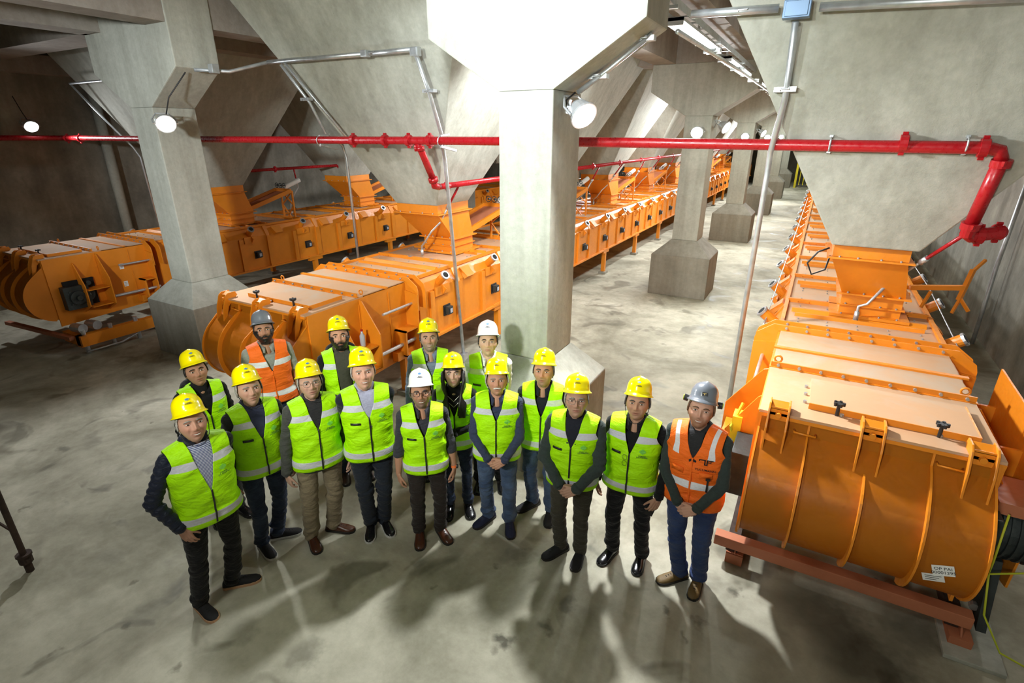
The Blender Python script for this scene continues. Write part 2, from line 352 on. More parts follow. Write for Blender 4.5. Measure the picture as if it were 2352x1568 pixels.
# ------------------------------------------------------------------ conveyors
ZL = 1.63
def bolts(b, pts, d=(0, 0, 1), r=.014, h=.02, mi=1):
    d = V(d)
    for p in pts: b.cyl(V(p), V(p)+d*h, r, n=6, mi=mi)
def drum_profile():
    P = [(0, ZL-.02), (-.006, ZL-.15)]
    cy, cz, R = .06, .985, .42
    px_, pz_ = P[1]; d = math.hypot(px_-cy, pz_-cz); a0 = math.degrees(math.atan2(pz_-cz, px_-cy)+math.acos(R/d))
    T = (cy+R*math.cos(math.radians(a0)), cz+R*math.sin(math.radians(a0)))
    for t in (.33, .67): P.append((px_+(T[0]-px_)*t, pz_+(T[1]-pz_)*t))
    for k in range(0, 17):
        a = math.radians(a0+k*(258-a0)/16); P.append((cy+R*math.cos(a), cz+R*math.sin(a)))
    return P
def conveyor(x0, x1, Y0, length, label, fl_at=(.85, 1.98, 2.14), side_vis='R', left_vis=False, port0=4.35, det=1.0):
    root = empty('drag_conveyor', (x0, Y0, 0), 0, label, 'conveyor', 'orange enclosed conveyors')
    w = x1-x0
    # head cover: curved front shell
    P = drum_profile(); b = MB(); t = .012
    inner = [(y+.02, z) for y, z in P]
    b.grid([[(0, y, z), (w, y, z)] for y, z in P])
    b.prism([(y, z) for y, z in P]+[(.9, P[-1][1]+.02), (.9, ZL-.02)], .004, w-.004, 'x')
    hc = b.build('head_cover', M_or, root, smooth=False)
    hc.data.shade_smooth(); hc.data.set_sharp_from_angle(angle=.5)
    # ribs on the shell
    def rib(xr, i0, i1, h=.05):
        b = MB(); q = P[i0:i1]; out = []
        for i, (y, z) in enumerate(q):
            a = q[max(i-1, 0)]; c = q[min(i+1, len(q)-1)]
            tx, tz = c[0]-a[0], c[1]-a[1]; L = math.hypot(tx, tz); ny, nz = tz/L, -tx/L
            hh = h*min(1, (i+.4)/3)
            out.append((y+ny*hh, z+nz*hh))
        n = len(q); vs = []
        for xx in (xr-.007, xr+.007): vs += [(xx, *p) for p in q]+[(xx, *p) for p in out]
        fs = []
        for i in range(n-1):
            fs += [(i, i+1, n+i+1, n+i), (2*n+i, 3*n+i, 3*n+i+1, 2*n+i+1), (n+i, n+i+1, 3*n+i+1, 3*n+i)]
        fs += [(0, n, 3*n, 2*n), (n-1, 3*n-1, 4*n-1, 2*n-1)]
        b.add(vs, fs); b.build('stiffening_rib', M_or, root)
    for f, i0 in ((.235, 0), (.5, 3), (.755, 0)): rib(w*f, i0, len(P)-1)
    rib(0.007, 0, len(P), .018); rib(w-.007, 0, len(P), .018)
    # front apron plate and rim under lid
    b = MB(); b.box((-.01, -.03, ZL-.02), (w+.01, .9, ZL)); b.box((-.01, -.035, ZL-.045), (w+.01, -.01, ZL-.02), 1)
    b.build('front_lid', [M_lid, M_or], root)
    # clamps
    for f in (.085, .5, .92):
        b = MB(); xc = w*f
        for s in (-.065, .065):
            b.prism([(-.02, ZL+.07), (.08, ZL+.07), (.10, ZL+.02), (.05, ZL-.02), (-.04, ZL-.10), (-.16, ZL-.44), (-.175, ZL-.46), (-.115, ZL-.1), (-.06, ZL+.04)], xc+s-.007, xc+s+.007, 'x')
        b.box((xc-.065, -.03, ZL-.06), (xc+.065, -.018, ZL+.045)); b.prism([(-.03, ZL+.035), (.045, ZL+.07), (.045, ZL+.06), (-.03, ZL+.025)], xc-.065, xc+.065, 'x')
        b.cyl((xc, -.03, ZL-.01), (xc, -.065, ZL-.01), .022, n=10)
        b.build('clamp_bracket', M_or, root, bevel=.003)
    for f in (.22, .82):
        b = MB(); a = f*w-.07; c = f*w+.07
        b.tube([(a, -.02, ZL-.11), (a, -.06, ZL-.11), (c, -.06, ZL-.115), (c, -.02, ZL-.115)], .008, 6); b.build('grab_handle', M_or, root, smooth=True)
    # hatch
    b = MB(); hx0, hx1 = .22*w, .93*w
    b.box((hx0, .16, ZL), (hx1, .66, ZL+.045), 0)
    b.box((hx0-.004, .155, ZL), (hx1+.004, .163, ZL+.047), 1); b.box((hx1-.004, .16, ZL), (hx1+.006, .66, ZL+.047), 1)
    h = b.build('access_hatch', [M_lid, M_or], root)
    for f in (.18, .78):
        b = MB(); xx = hx0+(hx1-hx0)*f
        b.cyl((xx, .135, ZL), (xx, .135, ZL+.09), .012, n=8); b.cyl((xx, .135, ZL+.09), (xx, .135, ZL+.105), .034, n=12)
        for a in range(5): b.cyl((xx+.03*math.cos(a*1.257), .135+.03*math.sin(a*1.257), ZL+.085), (xx+.03*math.cos(a*1.257), .135+.03*math.sin(a*1.257), ZL+.11), .011, n=6)
        b.build('star_knob', M_black, h)
    b = MB(); bolts(b, [(hx0+.02+i*(hx1-hx0-.04)/5, .14, ZL) for i in (1, 2, 4)]+[(hx0-.03, .25+.15*i, ZL) for i in range(3)], mi=0); b.build('hatch_bolts', M_bolt, h)
    # second lid pieces
    y1, y2, y3 = fl_at
    b = MB(); b.box((0, .9, ZL-.012), (w, y2, ZL)); b.box((.0, y3, ZL-.04), (w, 3.0, ZL-.02)); b.build('lid_plate', M_lid, root)
    b = MB(); b.box((-.02, y1+.48, ZL), (w+.05, y1+.53, ZL+.018)); b.build('cross_strip', M_or, root)
    def flange(y, ear, nb=9, tall=.05):
        b = MB(); b.prism([(-ear, ZL-.12), (-ear+.02, ZL-.05), (-ear*.3, ZL+tall), (w+ear*.3, ZL+tall), (w+ear-.02, ZL-.05), (w+ear, ZL-.12), (w+ear, ZL-.4), (-ear, ZL-.4)], y-.008, y+.008, 'y')
        b.box((-.02, y-.02, ZL), (w+.02, y+.02, ZL+.008))
        bolts(b, [(.05+i*(w-.1)/(nb-1), y-.008, ZL+tall*.55) for i in range(nb)], (0, -1, 0), .013, .02)
        return b.build('bolted_flange', [M_or, M_bolt], root)
    flange(y1, .03); flange(y2, .24, 8, .06); flange(y3, .24, 8, .06)
    # side plates of the head section
    for xs, sg in ((0, -1), (w, 1)):
        b = MB(); b.prism([(.0, ZL-.02), (y2, ZL-.02), (y2, .52), (.0, .45)], min(xs, xs+sg*.02), max(xs, xs+sg*.02), 'x')
        b.build('side_plate', M_or, root)
    for xs, sg in ((0, -1), (w, 1)):
        b = MB()
        def gus(y, poly): b.prism([(xs+sg*u, z) for u, z in poly], y-.008, y+.008, 'y')
        gus(y1+.02, [(0, ZL-.03), (.06, ZL-.05), (.33, 1.18), (.33, .72), (0, .55)])
        gus(y1-.35, [(0, ZL-.12), (.05, ZL-.16), (.27, 1.10), (.27, .74), (0, .60)])
        gus(y2-.02, [(0, ZL-.12), (.24, ZL-.16), (.24, .55), (0, .5)])
        gus(y1+.55, [(0, ZL-.06), (.03, ZL-.06), (.03, .55), (0, .5)])
        b.build('gusset_plate', M_or, root)
        b = MB()   # tray shelves between gussets
        sx = (lambda u: xs+sg*u)
        b.hexa([(min(sx(0), sx(.3)), y1-.33, .72), (max(sx(0), sx(.3)), y1-.33, .72), (max(sx(0), sx(.3)), y1, .72), (min(sx(0), sx(.3)), y1, .72)]+[(min(sx(0), sx(.3)), y1-.33, .735), (max(sx(0), sx(.3)), y1-.33, .735), (max(sx(0), sx(.3)), y1, .735), (min(sx(0), sx(.3)), y1, .735)])
        b.build('side_shelf', M_or, root); b = MB(); b.box((min(sx(0), sx(.3)), y1-.33, 1.02), (max(sx(0), sx(.3)), y1, 1.035)); b.build('side_shelf', M_or, root)
        b = MB()   # take-up screw frame
        b.cyl((sx(.13), y1+.3, 1.33), (sx(.13), y2+.05, 1.33), .018, n=10); b.build('takeup_screw', M_galv, root); b = MB(); b.cyl((sx(.15), y1+.1, .80), (sx(.15), y2+.05, .80), .026, n=10); b.build('takeup_screw', M_galv, root); b = MB()
        for zz in (.62, .98): b.box((min(sx(.02), sx(.22)), y1+.62, zz), (max(sx(.02), sx(.22)), y2, zz+.02))
        b.box((min(sx(.02), sx(.22)), y1+.62, .62), (max(sx(.02), sx(.22)), y1+.65, 1.0)); b.build('takeup_frame', [M_or, M_galv], root)
        b = MB()   # drive bearing box
        b.box((min(sx(0), sx(.16)), .12, .72), (max(sx(0), sx(.16)), .50, 1.12))
        b.cyl((sx(.16), .30, .92), (sx(.20), .30, .92), .12, n=18); b.cyl((sx(.20), .30, .92), (sx(.25), .30, .92), .045, n=14)
        bolts(b, [(sx(.16), .30+.15*math.cos(a), .92+.15*math.sin(a)) for a in (.8, 2.3, 3.9, 5.5)], (sg, 0, 0), .016, .02, 0)
        b.build('drive_bearing', M_motor, root, bevel=.01)
    for xs in (.04, w-.04):
        b = MB(); b.tube([(xs+(.03*math.cos(a)), y1+.12, ZL+.035+.03*math.sin(a)) for a in [i*2*PI/10 for i in range(11)]], .009, 6); b.build('lifting_eye', M_or, root, smooth=True)
    # long housing: profile across
    yb = y3; L = length
    ov = .12
    prof = [(0, ZL-.03), (-ov, ZL-.22), (-ov, .68), (w+ov, .68), (w+ov, ZL-.22), (w, ZL-.03)]
    b = MB(); b.prism(prof, yb, L, 'y'); b.build('housing', M_or, root)
    b = MB(); b.box((-.005, 3.0, ZL-.035), (w+.005, L, ZL-.018)); b.build('top_plates', M_lid, root)
    b = MB()
    for xs in (-.03, w-.01): b.box((xs, yb+.02, ZL-.03), (xs+.04, L, ZL+.012))
    for xs in (-ov-.05, w+ov-.01): b.box((xs, yb, .655), (xs+.06, L, .69))
    b.build('edge_rail', M_or, root)
    bay = 1.42; nb = int((L-yb)/bay)
    # bay pieces (copies share the mesh)
    def rep(mk, ys, name, **kw):
        if not ys: return
        o = mk().build(name, **kw); o.parent = root; o.location = (0, ys[0], 0)
        for y in ys[1:]:
            c = o.copy(); COL.objects.link(c); c.parent = root; c.location = (0, y, 0)
    ys = [port0+(i-1)*bay for i in range(0, nb) if port0+(i-1)*bay > yb+.3 and port0+(i-1)*bay < L-1]
    for sg in ((1, -1)):
        X = (lambda u: (w+ov+u) if sg > 0 else (-ov-u))
        def mk_rib():
            b = MB(); lo, hi = min(X(0), X(.035)), max(X(0), X(.035))
            b.box((lo, .28, .68), (hi, .40, ZL-.24)); b.bar((X(.01), .33, ZL-.25), (X(-ov-.0), .33, ZL-.01), .09, .03); return b
        rep(mk_rib, ys, 'side_rib', mats=M_or)
        def mk_rib2():
            b = MB(); b.box((min(X(0), X(.035)), -.42, .68), (max(X(0), X(.035)), -.32, ZL-.24)); return b
        rep(mk_rib2, ys, 'side_rib', mats=M_or)
        def mk_win():
            b = MB(); b.box((min(X(0), X(.02)), -.085, .92), (max(X(0), X(.02)), .085, 1.09), 0)
            b.box((min(X(.02), X(.09)), -.06, .945), (max(X(.02), X(.09)), .06, 1.065), 1); b.box((min(X(.09), X(.10)), -.035, .965), (max(X(.09), X(.10)), .035, 1.045), 2); return b
        if sg > 0: rep(mk_win, ys, 'inspection_window', mats=[M_black, M_motor, M_glassbox], bevel=.006)
        def mk_noz():
            b = MB(); a = V((X(-.04), -.12, ZL-.16)); d = V((sg*.75, -.15, .62)).normalized()
            b.cyl(a-d*.05, a+d*.20, .062, n=14); b.cyl(a+d*.20, a+d*.225, .07, n=14, mi=1); b.cyl(a+d*.215, a+d*.228, .045, n=12, mi=2)  # black end disc stands in for the shade inside the nozzle mouth
            b.bar((X(.03), -.30, ZL-.27), (X(.03), .06, ZL-.27), .02, .14); b.bar((X(-.03), -.12, ZL-.30), (X(.05), -.12, ZL-.20), .012, .16); return b
        rep(mk_noz, ys, 'spray_nozzle', mats=[M_or, M_galv, M_openshade])
        def mk_flap():
            b = MB(); b.hexa([(X(-.09), .48, ZL-.10), (X(.03), .48, ZL-.24), (X(.03), .72, ZL-.24), (X(-.09), .72, ZL-.10), (X(-.06), .48, ZL-.06), (X(.08), .50, ZL-.20), (X(.08), .70, ZL-.20), (X(-.06), .72, ZL-.06)]); return b
        rep(mk_flap, ys, 'deflector_flap', mats=M_or)
    def mk_top():
        b = MB(); b.box((0, .40, ZL-.02), (w, .43, ZL+.03)); b.box((0, .50, ZL-.02), (w, .515, ZL+.012))
        b.box((.1, -.18, ZL-.02), (w-.1, -.165, ZL+.02))
        b.hexa([(.06, -.02, ZL-.02), (w-.06, -.02, ZL-.02), (w-.06, .10, ZL-.02), (.06, .10, ZL-.02), (.06, .02, ZL+.02), (w-.06, .02, ZL+.02), (w-.06, .05, ZL+.02), (.06, .05, ZL+.02)])
        bolts(b, [(w*f, y, ZL-.018) for y in (-.4, -.28, .25, .62) for f in (.1, .3, .5, .7, .9)], r=.009, h=.012, mi=1)
        for f in (.12, .82): b.tube([(w*f-.06, .385, ZL), (w*f-.06, .35, ZL+.02), (w*f+.06, .35, ZL+.02), (w*f+.06, .385, ZL)], .006, 5)
        b.box((w*.42, .385, ZL+.03), (w*.46, .445, ZL+.036), 1); b.box((w*.7, .385, ZL+.03), (w*.74, .445, ZL+.036), 1); return b
    rep(mk_top, ys, 'lid_stiffener', mats=[M_or, M_bolt])
    # legs
    ly = [y for y in [1.5]+[port0+1.6+2*bay*i for i in range(0, nb//2)] if y < L-1]
    for sg in (1, -1):
        X = (lambda u: (w+ov+u) if sg > 0 else (-ov-u))
        def mk_leg():
            b = MB(); b.box((min(X(-.08), X(.02)), -.05, .05), (max(X(-.08), X(.02)), .05, .66)); b.box((min(X(-.06), X(.035)), -.20, .58), (max(X(-.06), X(.035)), .20, .70))
            b.box((min(X(-.12), X(.07)), -.12, 0), (max(X(-.12), X(.07)), .12, .06), 1); return b
        rep(mk_leg, ly, 'leg', mats=[M_or, M_foot])
    return root
cR = conveyor(-.08, 1.34, 4.0, 30, 'orange conveyor at right, closest, with big drum cover facing the viewer', (.88, 1.95, 2.11), port0=2.8)
cM = conveyor(-6.45, -4.87, 3.84, 42, 'orange conveyor in the middle, its rounded head behind the group of people', (.80, 1.72, 1.88), port0=2.52)
cL = conveyor(-12.6, -11.05, 3.68, 20, 'orange conveyor at far left with motor opening painted dark in its side', (.76, 1.62, 1.78), port0=3.9)
# stickers on the drum of the right conveyor
def sticker_on(x0, x1, zc, zh, root, lines, yfun, nm='paper_sticker'):
    pass
# ------------------------------------------------------------------ discharge chutes under the hoppers
def chute(top_c, base_c, tw, td, bw, bd, zt, label, gate_dir=1, arm=True):
    x, y = base_c; z0 = ZL+.0
    root = empty('discharge_chute', (x, y, z0), 0, label, 'chute', 'orange discharge chutes')
    tx, ty = top_c[0]-x, top_c[1]-y; zt -= z0
    def fr(cx, cy, z, hw, hd, h, o=.05, name='bolted_flange'):
        b = MB(); b.box((cx-hw-o, cy-hd-o, z), (cx+hw+o, cy+hd+o, z+h), 0)
        bolts(b, [(cx+f*hw, cy-hd-o*.5, z+h) for f in (-.8, -.3, .3, .8)], r=.011, h=.015); return b.build(name, [M_or, M_bolt], root)
    b = MB(); b.box((tx-tw, ty-td, zt-.13), (tx+tw, ty+td, zt+.01)); b.build('inlet_collar', M_or, root)
    fr(tx, ty, zt-.15, tw, td, .018)
    zc = .26
    b = MB(); b.hexa([(-bw, -bd, zc), (bw, -bd, zc), (bw, bd, zc), (-bw, bd, zc), (tx-tw, ty-td, zt-.15), (tx+tw, ty-td, zt-.15), (tx+tw, ty+td, zt-.15), (tx-tw, ty+td, zt-.15)]); b.build('tapered_body', M_or, root)
    fr(0, 0, zc-.01, bw, bd, .018)
    b = MB(); b.box((-bw+.01, -bd+.01, .03), (bw-.01, bd-.01, zc)); b.build('throat', M_or, root)
    fr(0, 0, 0, bw+.03, bd+.03, .03); fr(0, 0, .12, bw, bd, .015, .02)
    if arm:   # slide gate frame reaching back and to the side
        g = empty('slide_gate', (0, bd, .35)); g.parent = root
        b = MB(); L = .95; s = .27
        for sx in (-s, s): b.bar((sx, -.1, -.05), (sx+gate_dir*.25, L, .30), .05, .09)
        b.bar((-s+gate_dir*.25, L, .30), (s+gate_dir*.25, L, .30), .05, .09)
        b.build('gate_frame', M_or, g)
        b = MB(); b.hexa([(-s, 0, -.06), (s, 0, -.06), (s+gate_dir*.24, L, .27), (-s+gate_dir*.24, L, .27), (-s, 0, -.045), (s, 0, -.045), (s+gate_dir*.24, L, .285), (-s+gate_dir*.24, L, .285)]); b.build('gate_plate', M_primer, g)
        b = MB(); c0 = V((gate_dir*.26, L+.02, .36)); c1 = c0+V((gate_dir*.10, .42, .16)); b.cyl(c0, c1, .055, n=12); b.build('actuator_cylinder', M_white, g, smooth=False)
        b = MB()
        for i in range(3):
            cx = -.14+.13*i+gate_dir*.25; b.tube([(cx+.055*math.cos(a), L-.05, .42+.055*math.sin(a)) for a in [j*2*PI/10 for j in range(11)]], .008, 6); b.cyl((cx, L-.05, .42), (cx, L-.02, .42), .02, n=8)
        b.build('valve_wheels', M_motor, g)
        b = MB()
        for sx in (-.2, .2):
            b.bar((sx+gate_dir*.3, L+.05, -.60), (sx+gate_dir*.3, L+.05, .30), .035, .035); b.bar((sx+gate_dir*.3, L+.05, -.5), (-sx+gate_dir*.3, L+.05, -.05), .025, .025); b.bar((sx+gate_dir*.3, L+.05, -.05), (-sx+gate_dir*.3, L+.05, .28), .025, .025)
        b.build('support_trestle', M_or, g)
    return root
cl = ['orange chute under the centre left hopper, standing on the middle conveyor', 'orange chute hidden mostly behind the big column, middle conveyor', 'orange square chute on the middle conveyor, first seen right of the big column',
      'orange tapered chute on the middle conveyor, second seen right of the big column', 'orange chute on the middle conveyor, third seen right of the big column', 'orange chute on the middle conveyor beyond the second column', 'small orange chute on the middle conveyor, second beyond the second column', 'tiny orange chute farthest along the middle conveyor']
for i in range(8):
    y = 7.72+HP*i; chute((C2X, 7.40+HP*i), (C2X+.06, y), .42, .44, .33, .30, 2.49, cl[i])
for i in range(3):
    y = 7.72+HP*i; chute((C1X, 7.40+HP*i), (C1X+.06, y), .42, .44, .33, .30, 2.49, 'orange chute on the far left conveyor, %s' % ['just right of the left column', 'shadowed, behind the tall middle conduit', 'hidden behind the centre left hopper'][i])
chute((.60, 6.98), (.74, 7.16), .34, .40, .30, .30, 2.47, 'big orange tapered chute under the huge hopper on the right conveyor', arm=False)
chute((.61, 11.1), (.68, 11.25), .36, .42, .30, .30, 2.47, 'orange chute on the right conveyor behind the huge hopper', arm=False)
# steel arm bracket to the right of that chute
b = MB(); b.bar((1.12, 7.35, 1.92), (1.62, 7.45, 1.96), .06, .05); b.bar((1.60, 7.42, 1.82), (1.66, 7.5, 2.16), .04, .05)
b.bar((1.61, 7.42, 1.84), (1.56, 7.35, 1.68), .025, .03); b.bar((1.61, 7.42, 1.84), (1.70, 7.35, 1.72), .025, .03); b.bar((1.66, 7.5, 2.14), (1.76, 7.6, 2.26), .025, .03)
b.bar((1.32, 7.35, 1.9), (1.26, 7.28, 1.72), .025, .03)
tag(b.build('gate_lever', M_or), 'orange forked steel arm sticking out beside the right chute', 'lever')

# ------------------------------------------------------------------ red fire main and branches
def coupling(b, p, d, r=.052):
    p = V(p); d = V(d).normalized(); b.cyl(p-d*.03, p+d*.03, r+.022, n=16)
    u = V((0, 0, 1)) if abs(d.z) < .9 else V((0, 1, 0)); b.cyl(p+u*(r+.03)-d*.02, p+u*(r+.03)+d*.02, .018, n=6); b.cyl(p-u*(r+.03)-d*.02, p-u*(r+.03)+d*.02, .018, n=6)
def cpl(root, p, d, r=.052):
    b = MB(); coupling(b, p, d, r); b.build('grooved_coupling', M_red, root)
root = empty('fire_main', (0, 6.0, 3.46), 0, 'long red water main running across the hall below the hopper faces', 'pipe')
def rel(p, o=(0, 6.0, 3.46)): return (p[0]-o[0], p[1]-o[1], p[2]-o[2])
b = MB(); zp = 3.48
b.tube([rel(p) for p in ((-14.75, 4.2, zp+.02), (-14.75, 5.9, zp+.01), (-14.7, 6.0, zp+.01), (-14.6, 6.0, zp+.01), (-9, 6.0, zp), (-3, 6.0, zp), (1.16, 6.0, zp-.03), (1.25, 6.0, zp-.05), (1.285, 6.02, zp-.13))], .052, 16)
b.build('straight_run', M_red, root, smooth=True)
for x in (-14.5, -13.95, -6.0, -5.4, -4.98, -4.62, .58): cpl(root, rel((x, 6.0, zp)), (1, 0, 0))
cpl(root, rel((1.14, 6.0, zp-.03)), (1, 0, 0)); cpl(root, rel((1.29, 6.03, zp-.15)), (0, .2, -1))
b = MB(); b.tube([rel(p) for p in ((1.285, 6.02, zp-.12), (1.27, 6.28, 2.78))], .056, 16); b.build('drop_leg', M_red, root, smooth=True)
b = MB(); b.tube([rel(p) for p in ((1.27, 6.26, 2.80), (1.27, 6.30, 2.70), (1.30, 6.33, 2.68), (1.50, 6.40, 2.72))], .06, 14); coupling(b, rel((1.27, 6.27, 2.78)), (0, .2, -1), .056); coupling(b, rel((1.37, 6.36, 2.69)), (1, .1, 0), .056); b.ell(rel((1.51, 6.41, 2.72)), (.07, .07, .07)); coupling(b, rel((1.50, 6.41, 2.72)), (1, .3, 0), .05); b.build('tee_and_end_cap', M_red, root, smooth=False)
b = MB(); b.tube([rel(p) for p in ((-4.85, 6.0, zp-.04), (-4.82, 6.05, zp-.12), (-4.86, 6.36, 2.92))], .048, 14); coupling(b, rel((-4.83, 6.03, zp-.10)), (0, .1, -1), .048); coupling(b, rel((-4.86, 6.34, 2.95)), (0, .4, -1), .048)
b.build('drop_leg', M_red, root, smooth=True)
for x in (-6.7, -4.45, 0.02, 1.02):
    b = MB(); b.tube([rel((x, 6.0+.062*math.cos(a), zp-.01+.062*math.sin(a))) for a in [j*2*PI/10 for j in range(11)]], .008, 5); b.bar(rel((x, 6.0, zp-.07)), rel((x, 6.35, zp-.13)), .03, .03); b.bar(rel((x, 6.0, zp+.06)), rel((x, 6.2, zp+.08)), .03, .02); b.build('pipe_clamp', M_galv, root)
def line_pipe(X, Y0, Y1, z, label, clamps=True, r=.042):
    root = empty('branch_pipe', (X, Y0, z), 0, label, 'pipe', 'red branch pipes along the conveyors')
    b = MB(); b.tube([(0, 0, 0), (0, Y1-Y0, 0)], r, 12); b.build('straight_run', M_red, root, smooth=True)
    y = .25
    while y < Y1-Y0: cpl(root, (0, y, 0), (0, 1, 0), r-.008); y += 2.01
    return root
rp = line_pipe(-4.88, 6.45, 40, 2.84, 'red pipe running away under the hoppers above the middle conveyor')
b = MB(); b.tube([(.02, -.10, .10), (0.0, -.06, .02), (.0, .05, 0)], .05, 12); b.build('elbow', M_red, rp, smooth=True)
rl = line_pipe(-11.55, 6.6, 22, 2.78, 'red pipe running away above the far left conveyor', r=.034)
def spray_branch(a, m, e, label):
    root = empty('spray_branch', a, 0, label, 'pipe', 'branch hoses down to the conveyors'); a = V(a); m = V(m)-a; e = V(e)-a
    b = MB(); b.tube([(0, 0, 0), tuple(m*.55)], .019, 8); b.build('red_pipe', M_red, root, smooth=True)
    b = MB(); b.cyl(m*.5, m*.6, .03, n=10); d = e-m
    P = [m*.58, m*.8, m, m+d*.35+V((0, -.05, .06)), m+d*.75+V((0, -.06, .08)), e+V((0, 0, .16)), e]
    b.tube(P, .016, 8); b.cyl(e, e+V((0, 0, .1)), .026, n=10); b.build('flexible_conduit', M_galv, root, smooth=True)
spray_branch((1.25, 6.28, 2.70), (.90, 6.90, 2.1), (.62, 6.72, ZL), 'red and silver hose from the red valve to the right conveyor lid')
for i in range(8):
    lab = ['in front of the first chute', 'hidden behind the big column', 'first right of the big column', 'second right of the big column', 'third right of the big column', 'fourth right of the big column', 'beyond the second column', 'farthest'][i]
    spray_branch((-4.92, 7.05+HP*i, 2.8), (-5.35, 7.1+HP*i, 2.2), (-5.72, 7.05+HP*i, ZL), 'thin branch hose down to the middle conveyor, %s' % lab)
    if i in (2, 3, 4): spray_branch((-4.92, 9.2+HP*i-4.0, 2.8), (-5.2, 9.2+HP*i-4.1, 2.2), (-5.5, 9.0+HP*i-4.3, ZL), 'thin branch hose between two chutes of the middle conveyor, %s' % ['nearest', 'middle one', 'farthest'][i-2])
spray_branch((-11.55, 9.4, 2.76), (-11.6, 9.5, 2.3), (-11.75, 9.3, ZL), 'dangling branch hose over the far left conveyor')

# ------------------------------------------------------------------ galvanised conduits
def conduit(name, label, runs, r=.03, boxes=(), group='galvanised conduits', clips=(), mat_=None):
    o = runs[0][0]; root = empty(name, o, 0, label, 'conduit', group); q = lambda p: (p[0]-o[0], p[1]-o[1], p[2]-o[2])
    for i, rn in enumerate(runs):
        b = MB(); b.tube([q(p) for p in rn], r, 10); b.build('tube_run', mat_ or M_galv, root, smooth=True)
    for p, s, m in boxes:
        b = MB(); p = q(p); b.box((p[0]-s[0], p[1]-s[1], p[2]-s[2]), (p[0]+s[0], p[1]+s[1], p[2]+s[2])); b.box((p[0]-s[0]*.85, p[1]-s[1]-.01, p[2]-s[2]*.85), (p[0]+s[0]*.85, p[1]-s[1], p[2]+s[2]*.85)); b.build('junction_box', m, root, bevel=.01)
    for p in clips:
        b = MB(); p = q(p); b.box((p[0]-.09, p[1]-.02, p[2]-.02), (p[0]+.09, p[1]+.06, p[2]+.02)); b.tube([(p[0]-.035, p[1], p[2]-.02), (p[0]-.035, p[1]-.045, p[2]), (p[0]+.035, p[1]-.045, p[2]), (p[0]+.035, p[1], p[2]+.02)], .007, 5); b.build('pipe_clip', M_galv, root)
    return root
conduit('conduit_drop', 'tall pale conduit hanging from the box on the right hopper down to the floor', [[(-.41, 5.50, 4.42), (-.41, 5.80, 3.85), (-.45, 5.90, 3.55), (-.47, 5.97, 3.4), (-.47, 6.02, 3.2), (-.47, 6.02, 0)]], .027, [((-.41, 5.46, 4.50), (.10, .05, .065), M_blue)], clips=[(-.42, 5.75, 3.93)])
conduit('conduit_run', 'horizontal conduit along the top of the right hopper', [[(-1.25, 5.46, 4.54), (-.55, 5.46, 4.52)], [(-.25, 5.46, 4.5), (1.6, 5.5, 4.42)]], .033, clips=[(-.82, 5.46, 4.53), (.75, 5.49, 4.46)])
conduit('conduit_drop', 'pale conduit beside the big column dropping in front of the middle conveyor', [[(-4.62, 5.80, 4.50), (-4.60, 6.02, 4.05), (-4.63, 6.30, 3.5), (-4.72, 6.43, 3.35), (-4.75, 6.50, 3.15), (-4.70, 6.72, 0)]], .027, [((-4.70, 6.70, .08), (.06, .06, .07), M_galv), ((-4.6, 5.78, 4.5), (.06, .04, .05), M_galv)], clips=[(-4.60, 6.0, 4.08)])
conduit('conduit_run', 'horizontal conduit across the centre left hopper', [[(-7.35, 5.80, 4.54), (-5.5, 5.80, 4.53)], [(-5.4, 5.80, 4.53), (-4.66, 5.80, 4.53)]], .03, [((-5.42, 5.78, 4.53), (.05, .04, .04), M_galv)], clips=[(-5.3, 5.8, 4.53)])
conduit('conduit_drop', 'conduit following the left edge of the centre left hopper and down to the floor', [[(-7.08, 5.80, 4.5), (-6.92, 6.1, 4.0), (-6.87, 6.3, 3.55), (-6.86, 6.6, 3.4), (-6.86, 6.66, 3.2), (-6.86, 6.70, 0)]], .022, clips=[(-6.95, 6.05, 4.05)])
conduit('conduit_drop', 'second thin conduit on the left edge of the centre left hopper', [[(-6.98, 5.78, 4.52), (-6.72, 6.12, 3.95), (-6.45, 6.38, 3.45)]], .018)
conduit('conduit_drop', 'conduit along the edge of the left hopper, behind the left column', [[(-13.3, 5.8, 4.5), (-13.1, 6.2, 3.8), (-12.95, 6.5, 3.3), (-12.95, 6.6, 3.1), (-12.9, 6.62, 1.6)]], .02)
conduit('conduit_run', 'conduit across the face of the left hopper behind the left column', [[(-13.3, 5.8, 4.5), (-11.0, 5.8, 4.5)]], .02)
conduit('conduit_drop', 'grey conduit down the right wall near the frame edge', [[(3.0, 12.05, 3.4), (2.95, 12.0, 1.4), (2.95, 11.95, .8), (2.95, 11.9, 0)]], .033, clips=[])
conduit('wall_pipe', 'thick pale pipe rising along the left wall', [[(-14.78, 6.85, 4.74), (-14.78, 6.85, 0)]], .11, group=None, mat_=M_conc)
conduit('conduit_run', 'long conduit under the ceiling running away from the big column head', [[(-1.33, 5.35, 4.40), (-1.30, 9, 4.42), (-1.3, 40, 4.45)]], .022, clips=[(-1.33, 7+2*i, 4.44) for i in range(6)])
conduit('conduit_run', 'conduit down the sloping underside of the big column head', [[(-1.48, 5.1, 4.36), (-1.85, 5.08, 4.10), (-2.13, 5.05, 3.92)]], .022, clips=[(-1.55, 5.1, 4.33), (-1.95, 5.08, 4.05)])
conduit('conduit_run', 'conduit from the left column head toward the centre hopper', [[(-7.9, 5.0, 4.40), (-7.7, 5.4, 4.40), (-7.35, 5.8, 4.54)]], .025, boxes=[((-7.75, 5.2, 4.42), (.05, .05, .06), M_galv)])
